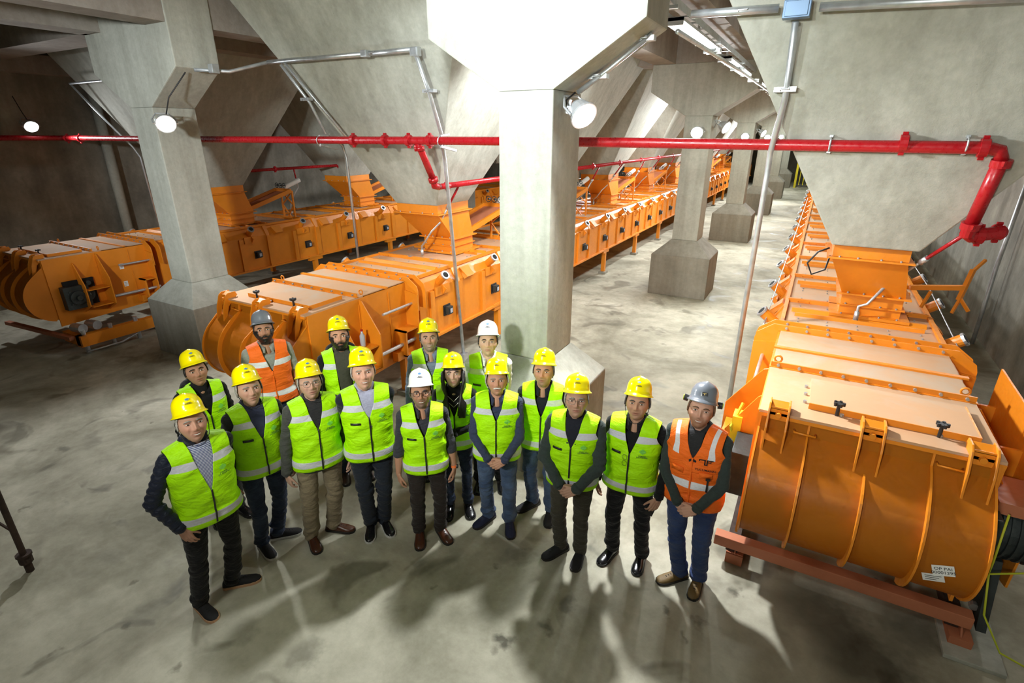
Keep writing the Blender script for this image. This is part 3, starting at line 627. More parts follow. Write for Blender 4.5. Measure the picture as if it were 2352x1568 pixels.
# ------------------------------------------------------------------ cable tray with fluorescent fittings
root = empty('cable_tray', (-1.62, 5.2, 4.70), 0, 'perforated cable tray hung below the ceiling, running away beside the right hopper', 'cable tray')
b = MB()
for x in (-.12, .12): b.box((x-.004, 0, 0), (x+.004, 40, .07))
for i in range(100): b.box((-.12, .4*i, .0), (.12, .4*i+.05, .006))
b.build('perforated_rails', M_galv, root)
for i in range(16):
    b = MB(); y = .6+2.4*i
    b.bar((-.14, y, .06), (-.14, y, .42), .03, .012); b.bar((-.17, y, -.02), (.16, y, -.02), .03, .03); b.build('hanger', M_galv, root)
def fixture(x, y, z, L, label):
    r = empty('fluorescent_light', (x, y, z), 0, label, 'light fitting', 'fluorescent fittings on the cable tray')
    b = MB(); b.box((-.10, 0, .03), (.10, L, .06)); b.box((-.1, 0, -.01), (.1, .03, .06)); b.box((-.1, L-.03, -.01), (.1, L, .06)); b.build('fitting_body', M_alu, r)
    for s in (-.05, .05):
        b = MB(); b.cyl((s, .03, .005), (s, L-.03, .005), .017, n=10); b.build('tube', M_tube, r, smooth=True)
fixture(-1.62, 6.3, 4.62, 2.4, 'lit fluorescent fitting nearest the camera on the cable tray')
fixture(-1.62, 9.6, 4.62, 2.6, 'lit fluorescent fitting second along the cable tray')
fixture(-1.62, 13.4, 4.62, 2.6, 'lit fluorescent fitting third along the cable tray')
for i_, y_ in enumerate((17.6, 25.5, 33.4, 41.0)): fixture(-1.62, y_, 4.62, 2.6, 'added distant fluorescent fitting, %s beyond the first three' % ['first', 'second', 'third', 'fourth'][i_])  # further fittings added to brighten the far aisle
for y_, p_ in ((7.5, 25), (10.9, 30), (14.7, 60), (18.9, 110), (26.8, 140), (34.7, 140), (42.3, 140)): light('AREA', (-1.62, y_, 4.58), (-1.2, y_-.4, 0), p_, (.93, 1.0, .94), .35)  # the last four belong to the added far fittings

# ------------------------------------------------------------------ floodlights
def floodlight(p, d, label, power, cable=None, lit=True, r=.13, spot=2.5, glow=1.0, arm=None):
    p = V(p); d = V(d).normalized(); root = empty('floodlight', p, 0, label, 'floodlight', 'round floodlights')
    b = MB(); b.cyl(d*-.10, d*.0, r*.72, r*.95, n=20); b.cyl(d*-.15, d*-.10, r*.45, r*.72, n=16); b.cyl(d*0, d*.02, r, n=22)
    s = d.cross(V((0, 0, 1))).normalized(); u = s.cross(d)
    for k in range(5): b.bar(d*(-.02-.025*k)+s*(-r*.9), d*(-.02-.025*k)+s*(r*.9), .008, .02)
    b.build('lamp_housing', M_alu, root, smooth=False)
    b = MB(); b.tube([s*r*1.1, s*r*1.15-d*.12, s*r*.6-d*.26+u*.02, -s*r*.6-d*.26+u*.02, -s*r*1.15-d*.12, -s*r*1.1], .011, 6); b.build('yoke', M_alu, root)
    b = MB(); b.cyl(d*.021, d*.026, r*.86, n=24); b.build('lens', M_emit, root)
    if cable: b = MB(); b.tube([V(c)-p for c in cable], .009, 6); b.build('cable', M_black, root, smooth=True)
    if arm: b = MB(); b.bar(-d*.24, V(arm)-p, .03, .03); b.build('wall_bracket', M_alu, root)
    if power: light('SPOT', p+d*.06, p+d*2, power, (.96, .98, 1.0), .11, spot, .5)
floodlight((-2.00, 4.90, 3.72), (.75, -.45, -.62), 'floodlight on the right side of the big column, glowing face down', 1000, [(-2.13, 5.0, 3.92), (-2.2, 4.95, 3.85), (-2.16, 4.9, 3.78), (-2.05, 5.0, 3.8)], arm=(-2.21, 5.0, 3.74))
floodlight((-8.2, 4.62, 3.70), (.88, -.38, -.5), 'glaring floodlight on the left column', 560, [(-7.95, 4.9, 4.36), (-8.3, 4.8, 4.05), (-8.3, 4.7, 3.8)], arm=(-8.72, 4.85, 3.72))
floodlight((-2.44, 12.30, 3.60), (.1, -1, -.35), 'glaring floodlight on the front of the second column', 650, arm=(-2.44, 12.72, 3.62))
floodlight((-1.95, 12.75, 3.70), (.8, -.3, -.45), 'floodlight on the right side of the second column, seen edge on', 300, arm=(-2.2, 12.95, 3.7))
floodlight((-2.44, 20.2, 3.50), (.1, -1, -.35), 'glaring floodlight on the front of the third column', 900, arm=(-2.44, 20.62, 3.5))
floodlight((-1.95, 20.7, 3.60), (.8, -.3, -.45), 'floodlight on the right side of the third column, seen edge on', 200, arm=(-2.2, 20.9, 3.6))
floodlight((-2.44, 28.1, 3.45), (.1, -1, -.35), 'glaring floodlight on the front of the fourth column', 900, arm=(-2.44, 28.5, 3.45))
floodlight((-2.40, 36.0, 3.45), (.1, -1, -.35), 'distant floodlight on the fifth column', 1000, arm=(-2.44, 36.4, 3.45))
floodlight((-14.6, 5.45, 3.72), (.8, -.1, -.55), 'bright floodlight on the left wall above the red pipe', 260, [(-14.9, 5.4, 4.3), (-14.75, 5.42, 4.0), (-14.65, 5.45, 3.8)], arm=(-14.98, 5.5, 3.75))
floodlight((-9.3, 13.5, 3.6), (-.8, -.4, -.4), 'floodlight on the hidden left row column', 350)
floodlight((2.85, 9.5, 4.3), (-.6, -.5, -.5), 'floodlight on the right wall behind the huge hopper', 200)
# sideways lamps for the left side of the far columns (same fittings; those under the beam are added for brightness)
floodlight((-8.2, 20.5, 3.6), (.7, -.5, -.4), 'floodlight far back in the left row', 900, arm=(-8.72, 20.7, 3.6))
floodlight((-3.3, 17.0, 4.5), (-.7, -.2, -.6), 'added floodlight under the beam between second and third column', 700, arm=(-3.3, 17.0, 4.97))
floodlight((-2.95, 6.9, 4.6), (-.6, .5, -.5), 'added floodlight under the beam behind the big column', 500, arm=(-2.95, 6.9, 5.6))  # added lamp, tucked out of view behind the column head
for i_, y_ in enumerate((24.5, 33.0, 41.0)): floodlight((-3.3, y_, 4.5), (-.5, -.2, -.7), 'added floodlight under the beam, %s behind the third column' % ['first', 'second', 'third'][i_], 900, arm=(-3.3, y_, 4.97))  # lamps added to brighten the far bays
# ------------------------------------------------------------------ far end: yellow frame
root = empty('yellow_gate_frame', (-1.55, 44.5, 0), 0, 'small yellow ladder frame at the far end of the aisle', 'frame')
b = MB()
for x in (0, 1.0): b.bar((x, 0, 0), (x, 0, 2.0), .14, .14)
for x in (.25, .5, .75): b.bar((x, 0, .2), (x, 0, 2.0), .05, .05)
b.bar((0, 0, 1.98), (1, 0, 1.98), .12, .12); b.build('ladder_frame', M_yellow, root)
# ------------------------------------------------------------------ base frame, motor and pads at the right conveyor
root = empty('base_frame', (.65, 4.2, 0), 0, 'reddish steel beam frame on the floor below the big orange drum', 'frame')
b = MB(); b.box((-.90, -.13, .20), (.89, -.03, .30)); b.build('front_beam', M_primer, root, bevel=.006)
for x in (-.75, .82):
    b = MB(); b.box((x-.05, -.03, .10), (x+.05, 1.6, .20)); b.build('side_rail', M_rust, root)
for x, y in ((-.72, .05), (.86, -.02), (-.72, 1.4), (.86, 1.4)):
    b = MB(); b.box((x-.07, y-.12, .0), (x+.07, y+.14, .10)); b.prism([(y-.1, .1), (y+.1, .1), (y, .20)], x-.006, x+.006, 'x', 0); b.build('foot_plate', M_primer, root)
tag(MB().box((1.40, 3.93, 0), (1.76, 4.5, .035)).build('concrete_pad', M_conc, bevel=.006), 'pale concrete pad under the right foot of the drum frame', 'pad')
root = empty('drive_motor', (1.70, 4.45, .85), 0, 'dark ribbed motor on the right side of the big orange drum', 'motor')
b = MB(); b.cyl((-.2, 0, .05), (.16, 0, .05), .22, n=24)
for i in range(7): b.cyl((-.16+.05*i, 0, .05), (-.145+.05*i, 0, .05), .24, n=24)
b.cyl((.16, 0, .05), (.22, 0, .05), .15, n=18); b.build('motor_housing', M_motor, root)
b = MB(); b.box((-.22, -.2, .25), (.12, .2, .34)); b.build('mount_plate', M_primer, root)
b = MB(); b.prism([(-.1, -.2), (.12, -.2), (.05, -.68), (-.28, -.72)], -.10, -.04, 'x'); b.cyl((-.12, -.18, -.6), (-.12, -.14, -.6), .03, n=10, mi=1); b.build('torque_arm', [M_motor, M_bolt], root)
b = MB(); b.tube([(-.20, -.34, .34), (-.21, -.42, .0), (-.2, -.40, -.12), (.12, -.30, -.04), (.2, -.2, .05)], .007, 6); b.tube([(-.20, -.40, -.12), (-.16, -.46, -.42), (.0, -.45, -.70), (.35, -.42, -.83), (.6, -.3, -.84)], .007, 6)
tag(b.build('yellow_cable', M_cordY, smooth=True, loc=(1.70, 4.45, .85)), 'yellow green cable looping from the right motor to the floor', 'cable')
# yellow cable tray on left side of the right conveyor
b = MB(); b.box((-.30, 4.5, 1.0), (-.22, 4.66, 1.25), 0); b.tube([(-.26, 4.55, .95), (-.3, 4.5, 1.15), (-.24, 4.6, 1.35)], .015, 6, 1)
tag(b.build('switch_box', [M_yellow, M_cordY]), 'small yellow switch box on the left side of the big orange drum', 'switch')
# ------------------------------------------------------------------ motor opening, frame and pipes at the left conveyor
root = empty('drive_skid', (-11.05, 3.8, 0), 0, 'low orange and dark skid frame on the floor below the far left conveyor', 'frame')
b = MB(); b.box((-.1, -.1, .16), (.55, .0, .34)); b.box((.35, -.1, .14), (.48, 1.15, .34)); b.build('skid_beam', M_or, root)
b = MB(); b.bar((-1.6, -.35, .32), (.35, -.15, .30), .08, .06); b.build('cross_beam', M_primer, root)
for i in range(3): b = MB(); b.cyl((.42, .0+.42*i, .0), (.42, .0+.42*i, .42), .035, n=10); b.build('jack_post', M_galv, root)
for i in range(2): b = MB(); b.cyl((.2, -.02+.22*i, .44), (.42, .02+.22*i, .44), .08, n=14); b.build('bearing', M_galv, root)
b = MB(); b.tube([(.5, -.05, .05), (.5, .5, .05), (.4, .9, .12), (.3, 1.3, .1), (.35, 1.9, .06)], .02, 8); b.build('hose', M_galv, root, smooth=True)
# flat dark panel painted as recess shade + motor in side of left conveyor
b = MB(); b.box((-11.03, 3.86, .72), (-10.99, 4.32, 1.2)); ro = tag(b.build('recess_shade_panel', M_openshade), 'painted motor recess shade with round fan cover on the far left conveyor', 'motor')
b = MB(); b.cyl((-10.99, 4.15, .93), (-10.93, 4.15, .93), .12, n=20); b.cyl((-10.93, 4.15, .93), (-10.915, 4.15, .93), .045, n=16, mi=1); b.cyl((-10.99, 4.0, .95), (-10.9, 4.0, .95), .05, n=10); b.cyl((-10.99, 4.2, 1.13), (-10.9, 4.2, 1.13), .04, n=10); b.build('fan_cover', [M_motor, M_galv], ro)
# scaffold prop at lower left
root = empty('steel_prop', (-5.42, 1.04, 0), 0, 'dark steel prop with collar standing at the lower left edge', 'prop')
b = MB(); b.cyl((0, 0, .16), (0, 0, 2.2), .024, n=12); b.build('pole', M_rust, root)
b = MB(); b.cyl((0, 0, .0), (0, 0, .10), .03, n=10); b.cyl((0, 0, .10), (0, 0, .17), .05, n=12); b.cyl((0, 0, .17), (0, 0, .19), .058, n=12); b.box((-.07, -.012, .12), (.07, .012, .15)); b.build('jack_collar', M_rust, root)
b = MB(); b.tube([(-.01, 0, .42), (-.12, -.04, .5), (-.3, -.1, .62)], .012, 6); b.build('brace', M_rust, root)

# paper labels, pull cords, bottle
def label_part(root, p, nrm, up, w_, h_, txt, name='paper_label'):
    b = MB(); b.box((-w_/2, -h_/2, 0), (w_/2, h_/2, .002))
    n_lines = len(txt)
    me = b.mesh(name, M_white); n = V(nrm).normalized(); u = V(up); u = (u-n*u.dot(n)).normalized(); r = u.cross(n)
    M = Matrix(((r.x, u.x, n.x, p[0]), (r.y, u.y, n.y, p[1]), (r.z, u.z, n.z, p[2]), (0, 0, 0, 1)))
    o = bpy.data.objects.new(name, me); COL.objects.link(o); o.parent = root; o.matrix_local = M
    if not txt[0]:
        b = MB()
        for k in range(3): b.box((-w_*.38, h_*(.22-.25*k), 0), (w_*(.38-.12*k), h_*(.28-.25*k), .0006))
        t = bpy.data.objects.new('label_print', b.mesh('label_print', M_ink)); COL.objects.link(t); t.parent = o; t.location = (0, 0, .0025); return
    c = bpy.data.curves.new('txt', 'FONT'); c.body = '\n'.join(txt); c.size = h_*.75/n_lines; c.align_x = 'CENTER'; c.align_y = 'CENTER'; c.extrude = .0003
    t = bpy.data.objects.new('t', c); COL.objects.link(t); me = bpy.data.meshes.new_from_object(t.evaluated_get(bpy.context.evaluated_depsgraph_get())); bpy.data.objects.remove(t)
    me.materials.clear(); me.materials.append(M_ink); t = bpy.data.objects.new('label_print', me); COL.objects.link(t); t.parent = o; t.location = (0, 0, .003)
def on_drum(ang): a = math.radians(ang); return (.06+.423*math.cos(a), .985+.423*math.sin(a)), (math.cos(a), math.sin(a))
for ang, txt, h_ in ((186, ['OP PAI', '00001295'], .085), (198, [''], .075)):
    (y_, z_), (ny, nz) = on_drum(ang); label_part(cR, (1.22-(.03 if ang > 190 else 0), y_, z_), (0, ny, nz), (-.35, 0, 1), .115, h_, txt)
for y_ in (.36, .46): label_part(cM, (1.58+.021, y_, 1.30), (1, 0, 0), (0, 0, 1), .07, .12, [''])
for y_, z_ in ((.55, 1.0), (1.15, 1.28), (1.15, .95)): label_part(cL, (1.55+.021 if y_ > 1 else 1.55+.021, y_, z_), (1, 0, 0), (0, 0, 1), .07, .10, [''])
for pts, lab in ((((1.53, 6.25, 1.52), (1.50, 6.9, 1.60), (1.47, 8.4, 1.72), (1.45, 20, 1.72)), 'thin pull cord with turnbuckle along the right side of the right conveyor'), (((-.27, 6.25, 1.50), (-.25, 7.4, 1.66), (-.24, 20, 1.66)), 'thin pull cord along the left side of the right conveyor')):
    root = empty('pull_cord', pts[0], 0, lab, 'cord', 'emergency pull cords'); o_ = V(pts[0])
    b = MB(); b.tube([V(p)-o_ for p in pts], .006, 5); b.build('cord', M_galv, root, smooth=True)
    b = MB(); b.tube([(0, 0, 0), (V(pts[1])-o_)*.25], .014, 6); b.build('turnbuckle', M_galv, root, smooth=True)
root = empty('plastic_bottle', (-4.70, 4.50, 1.036), .4, 'clear plastic bottle lying in a bag on the side shelf of the middle conveyor', 'bottle')
b = MB(); b.tube([(0, 0, .0), (0, 0, .03), (0, 0, .15), (0, 0, .19), (0, 0, .22)], [.030, .034, .034, .014, .013], 14); b.build('bottle_body', M_glassbox, root, smooth=True)
b = MB(); b.cyl((0, 0, .215), (0, 0, .235), .016, n=12); b.build('bottle_cap', M_red, root)
# black cable loops beside the right chute
b = MB(); b.tube([(0, 0, 0), (-.10, -.02, -.05), (-.18, -.03, -.18), (-.12, -.03, -.30), (0, 0, -.24), (.02, 0, -.08)], .010, 6)
tag(b.build('cable_loop', M_black, smooth=True, loc=(.22, 6.6, 2.42)), 'black cable loop hanging left of the right chute', 'cable')
# right-hand drive guard of the right conveyor
b = MB(); b.prism([(4.3, 1.55), (5.9, 1.60), (5.9, .9), (4.9, .30), (4.35, .45)], 1.72, 1.735, 'x'); b.box((1.36, 4.9, 1.0), (1.72, 4.93, 1.3))
b.box((1.36, 5.7, 1.0), (1.72, 5.73, 1.3))
tag(b.build('drive_guard', M_or), 'flat orange guard plate at the right side of the big drum', 'guard')
# ------------------------------------------------------------------ people
def sstep(a, b, x):
    t = np.clip((x-a)/(b-a), 0, 1); return t*t*(3-2*t)
def gauss(x, z, cx, cz, sx, sz): return np.exp(-((x-cx)/sx)**2-((z-cz)/sz)**2)
HN, HM = 84, 66
def head_grid(wide=1.0, longf=1.0, smile=0.0, nose=1.0, puff=0.0, off=0.0):
    """closed head surface, centre at the middle of the head; face towards -y"""
    th = np.linspace(0, 2*PI, HN, endpoint=False); ph = np.linspace(0.02, PI-.02, HM)
    T, Pn = np.meshgrid(th, ph)
    # concentrate columns on the face (theta = -pi/2 is the face)
    T = T - PI/2 - .38*np.sin(T)
    x = np.cos(T)*np.sin(Pn); y = np.sin(T)*np.sin(Pn); z = np.cos(Pn)
    X = x*.0765*wide; Y = y*.094; Z = z*.118*longf
    low = sstep(.0, -.115, Z)
    X *= 1-.25*low+.06*puff*low; front = y < 0
    Y = np.where(front, Y*(1-.06*low), Y*(1-.42*low)); Y = np.where(front, np.maximum(Y, -.088+.006*np.abs(x)), Y)
    Y = np.where(~front, Y*(1+.08*sstep(-.02, .05, Z)), Y)
    f = (y < .1).astype(float)
    A = np.abs(X)
    d = np.zeros_like(X)
    d += .009*gauss(X, Z, 0, .005, .011, .022)*nose + .023*gauss(X, Z, 0, -.026, .0105, .014)*nose + .009*(gauss(A, Z, .012, -.031, .007, .008))*nose + .013*gauss(X, Z, 0, -.008, .009, .016)*nose
    d -= .013*gauss(A, Z, .032, .007, .017, .010); d += .0075*gauss(A, Z, .027, .026, .026, .007)
    d += .006*gauss(A, Z, .044, -.022, .018, .018)*(1+smile*.6) + puff*.006*gauss(A, Z, .05, -.055, .02, .03)
    d -= .005*gauss(A, Z, .031, -.043, .006, .018)
    cz = -.0605+smile*.006*(A/.024)**2
    d += .0065*gauss(X, Z, 0, -.055, .021, .0042)+.007*gauss(X, Z, 0, -.0675, .019, .005)-.007*np.exp(-((Z-cz)/.0032)**2)*np.exp(-(X/.023)**4)
    d -= .003*gauss(X, Z, 0, -.079, .018, .006); d += .008*gauss(X, Z, 0, -.097, .019, .014)
    Y -= d*f
    Lr = np.sqrt(X**2+Y**2+Z**2)
    if off is not None and np.any(off != 0):
        X = X*(1+off/Lr); Y = Y*(1+off/Lr); Z = Z*(1+off/Lr)
    return X, Y, Z
def grid_mb(X, Y, Z, M=None, mask=None):
    b = MB(); m, n = X.shape
    P = np.stack([X, Y, Z], -1).reshape(-1, 3)
    if M is not None: P = P @ np.array(M.to_3x3()).T + np.array(M.translation)
    fs = []
    for i in range(m-1):
        for j in range(n):
            q = (i*n+j, i*n+(j+1) % n, (i+1)*n+(j+1) % n, (i+1)*n+j)
            if mask is None or mask[i, j]: fs.append(q)
    if mask is None: fs += [tuple(range(n))[::-1], tuple(range((m-1)*n, m*n))]
    b.add(P.tolist(), fs); return b
def strip_unused(b):
    used = sorted({i for f in b.f for i in f}); mp = {u: k for k, u in enumerate(used)}
    b.v = [b.v[u] for u in used]; b.f = [tuple(mp[i] for i in f) for f in b.f]; return b
def remesh(b, vox, sm=2, ratio=None, smooth_it=4, fac=.5):
    me = b.mesh('tmp', []); o = bpy.data.objects.new('tmp', me); COL.objects.link(o)
    r = o.modifiers.new('r', 'REMESH'); r.mode = 'VOXEL'; r.voxel_size = vox; r.use_smooth_shade = True
    if smooth_it: s = o.modifiers.new('s', 'SMOOTH'); s.iterations = smooth_it; s.factor = fac
    if ratio: d = o.modifiers.new('d', 'DECIMATE'); d.ratio = ratio
    dg = bpy.context.evaluated_depsgraph_get(); ev = o.evaluated_get(dg)
    res = bpy.data.meshes.new_from_object(ev); bpy.data.objects.remove(o); bpy.data.meshes.remove(me)
    return res
def verts_np(me):
    a = np.empty(len(me.vertices)*3, 'f'); me.vertices.foreach_get('co', a); return a.reshape(-1, 3)
def set_verts(me, a): me.vertices.foreach_set('co', a.astype('f').ravel()); me.update()
def solid(b, name, mats, parent, th=.004, smooth=True):
    me = b.mesh(name, mats, smooth, True); o = bpy.data.objects.new('t', me); COL.objects.link(o)
    s = o.modifiers.new('s', 'SOLIDIFY'); s.thickness = th; s.offset = 1
    dg = bpy.context.evaluated_depsgraph_get(); res = bpy.data.meshes.new_from_object(o.evaluated_get(dg)); bpy.data.objects.remove(o); bpy.data.meshes.remove(me)
    res.name = name; o = bpy.data.objects.new(name, res); COL.objects.link(o); o.parent = parent; return o
def text_mesh(lines, size, m, align='LEFT', spacing=1.0, offset=0.0):
    c = bpy.data.curves.new('txt', 'FONT'); c.body = lines; c.size = size; c.align_x = align; c.space_character = spacing; c.offset = offset
    c.space_line = .8; c.extrude = .0004; c.resolution_u = 2
    o = bpy.data.objects.new('t', c); COL.objects.link(o); dg = bpy.context.evaluated_depsgraph_get()
    me = bpy.data.meshes.new_from_object(o.evaluated_get(dg)); bpy.data.objects.remove(o); bpy.data.curves.remove(c)
    me.materials.clear(); me.materials.append(m); return me
def put_on(me, name, parent, p, nrm, up=(0, 0, 1), own=False):
    # text plane (xy, +z out) placed at p with outward normal nrm
    n = V(nrm).normalized(); u = V(up); u = (u-n*u.dot(n)).normalized(); r = u.cross(n)
    M = Matrix(((r.x, u.x, n.x, p[0]), (r.y, u.y, n.y, p[1]), (r.z, u.z, n.z, p[2]), (0, 0, 0, 1)))
    o = bpy.data.objects.new(name, me); COL.objects.link(o); o.parent = parent; o.matrix_local = M; return o

def skin(name, col, rough=.5):
    m = bpy.data.materials.new(name); m.use_nodes = True; nt = m.node_tree; b = nt.nodes['Principled BSDF']
    at = nt.nodes.new('ShaderNodeAttribute'); at.attribute_name = 'tone'
    nt.links.new(at.outputs['Color'], b.inputs['Base Color']); b.inputs['Roughness'].default_value = rough+.12; b.inputs['Specular IOR Level'].default_value = .3
    b.inputs['Subsurface Weight'].default_value = .08; b.inputs['Subsurface Radius'].default_value = (.02, .008, .004)
    b.inputs['Subsurface Scale'].default_value = .3
    tc = nt.nodes.new('ShaderNodeTexCoord'); n = N(nt, 'ShaderNodeTexNoise', Scale=120, Detail=4); nt.links.new(tc.outputs['Object'], n.inputs['Vector'])
    bp = N(nt, 'ShaderNodeBump', Strength=.12, Distance=.003); nt.links.new(n.outputs['Fac'], bp.inputs['Height']); nt.links.new(bp.outputs['Normal'], b.inputs['Normal'])
    return m
M_skin = skin('skin', (0, 0, 0))
def cloth(name, col, rough=.85, fold=.35, fscale=14, var=.1, weave=0, sheen=.1, quilt=False, stripes=None, worn=None):
    m = bpy.data.materials.new(name); m.use_nodes = True; nt = m.node_tree; b = nt.nodes['Principled BSDF']
    b.inputs['Roughness'].default_value = rough; b.inputs['Specular IOR Level'].default_value = .25
    tc = nt.nodes.new('ShaderNodeTexCoord'); O = tc.outputs['Object']
    mp = N(nt, 'ShaderNodeMapping'); mp.inputs['Scale'].default_value = (1, 1, 2.2); nt.links.new(O, mp.inputs['Vector'])
    n = N(nt, 'ShaderNodeTexNoise', Scale=fscale, Detail=3, Roughness=.5, Distortion=.8); nt.links.new(mp.outputs['Vector'], n.inputs['Vector'])
    n2 = N(nt, 'ShaderNodeTexNoise', Scale=60, Detail=5); nt.links.new(O, n2.inputs['Vector'])
    c = ramp(nt, n2.outputs['Fac'], .3, tuple(x*(1-var) for x in col), .7, tuple(min(1, x*(1+var)) for x in col))
    if stripes:
        wv = N(nt, 'ShaderNodeTexWave', Scale=stripes[1]); wv.bands_direction = 'Z'; nt.links.new(O, wv.inputs['Vector'])
        c = mix(nt, ramp(nt, wv.outputs['Fac'], .45, (0, 0, 0), .55, (1, 1, 1)), c, stripes[0])
    if worn:
        n3 = N(nt, 'ShaderNodeTexNoise', Scale=5, Detail=3); nt.links.new(O, n3.inputs['Vector'])
        c = mix(nt, ramp(nt, n3.outputs['Fac'], .45, (0, 0, 0), .7, (1, 1, 1)), c, worn)
    nt.links.new(c, b.inputs['Base Color'])
    if sheen: b.inputs['Sheen Weight'].default_value = sheen
    bp = N(nt, 'ShaderNodeBump', Strength=fold, Distance=.03); nt.links.new(n.outputs['Fac'], bp.inputs['Height'])
    nt.links.new(bp.outputs['Normal'], b.inputs['Normal']); return m
LIME = (.47, 1.0, .0)
M_lime = cloth('lime_vest_fabric', (.42, .88, .0), .6, .55, 11, .04, sheen=0)
M_limeB = M_lime
M_orv = cloth('orange_vest_fabric', (1.0, .17, .015), .65, .55, 11, .04, sheen=0)
M_refl = cloth('grey_reflective_tape', (.60, .61, .66), .4, .25, 16, .05, sheen=0)
M_reflW = cloth('white_reflective_tape', (.80, .80, .84), .4, .25, 16, .05, sheen=0)
M_helm = {'yellow': mat('yellow_helmet_shell', (.95, .80, .0), .18, coat=.4), 'white': mat('white_helmet_shell', (.80, .81, .83), .2, coat=.4), 'grey': mat('grey_helmet_shell', (.16, .18, .21), .25, coat=.4)}
M_dkg = mat('dark_green_print', (.03, .09, .03), .7)
M_logoT = mat('teal_print', (.02, .35, .22), .6); M_logoG = mat('green_print', (.22, .70, .12), .6); M_logoB = mat('blue_print', (.05, .25, .55), .6)
M_eye = mat('eye_white', (.70, .68, .64), .25); M_iris = mat('dark_iris', (.03, .018, .01), .2); M_teeth = mat('teeth', (.75, .72, .66), .3)
M_glass = mat('spectacle_frame_black', (.01, .01, .012), .3); M_wire = mat('spectacle_frame_metal', (.25, .24, .22), .3, .8)
M_silver = mat('silver_chain', (.6, .58, .5), .3, .9)

def bez(p, q, r, n=6): return [V(p)*(1-t)**2+V(q)*2*t*(1-t)+V(r)*t*t for t in [i/n for i in range(n+1)]]
def ik(a, c, l1, l2, pole):
    a = V(a); c = V(c); d = c-a; L = min(d.length, (l1+l2)*.995); dn = d.normalized(); c = a+dn*L
    x = (l1*l1-l2*l2+L*L)/(2*L); h = math.sqrt(max(l1*l1-x*x, 0)); p = V(pole); p = (p-dn*p.dot(dn)).normalized()
    return a+dn*x+p*h, c
def add_hand(b, wp, d, n, side, curl=.35, spread=.0, s=1.0, thumb=.5):
    """wrist point, pointing direction, back-of-hand normal, side: direction of the thumb"""
    wp = V(wp); d = V(d).normalized(); n = V(n); n = (n-d*n.dot(d)).normalized(); t = d.cross(n)
    if t.dot(V(side)) < 0: t = -t
    kn = []
    for k, (o, L) in enumerate(((.030, .088), (.010, .092), (-.010, .088), (-.028, .080))):
        p = wp+d*L*s+t*o*s-n*.002*abs(k-1.5); kn.append(p)
        b.cap(wp+t*o*.75*s+d*.01, p, .0145*s, .0115*s, 10)
    b.cap(wp-d*.03, wp+d*.02, .022*s, .022*s)
    fl = (.072, .080, .074, .058)
    for k, p in enumerate(kn):
        L = fl[k]*s; c = curl*(1+.12*k); q = p; dd = (d+t*(1.5-k)*spread).normalized()
        for j, fr in enumerate((.45, .30, .25)):
            ang = c*(.7+.5*j); dd = (dd*math.cos(ang)-n*math.sin(ang)).normalized(); nn = (n-dd*n.dot(dd)).normalized()
            e = q+dd*L*fr; b.cap(q, e, (.0092-.0009*j)*s, (.0086-.0009*j)*s, 8); q = e; n_ = nn
    q = wp+d*.025*s+t*.026*s; dd = (d*.75+t*thumb-n*.35).normalized()
    e = q+dd*.042*s; b.cap(q, e, .0135*s, .0115*s, 8); dd = (dd+d*.35-n*.15).normalized(); e2 = e+dd*.030*s; b.cap(e, e2, .011*s, .0095*s, 8); b.cap(e2, e2+(dd+d*.2).normalized()*.022*s, .0095*s, .0075*s, 8)

def ground(px, py, z=0.0):
    cp, sp, cy, sy = math.cos(PITCH), math.sin(PITCH), math.cos(YAW), math.sin(YAW)
    r = V((cy, sy, 0)); f = V((-sy*cp, cy*cp, -sp)); u = V((-sy*sp, cy*sp, cp))
    d = r*(px-1176)/F-u*(py-784)/F+f; t = (z-H)/d.z; return V((0, 0, H))+d*t

def interp(z, K, j): return np.interp(z, [k[0] for k in K], [k[j] for k in K])

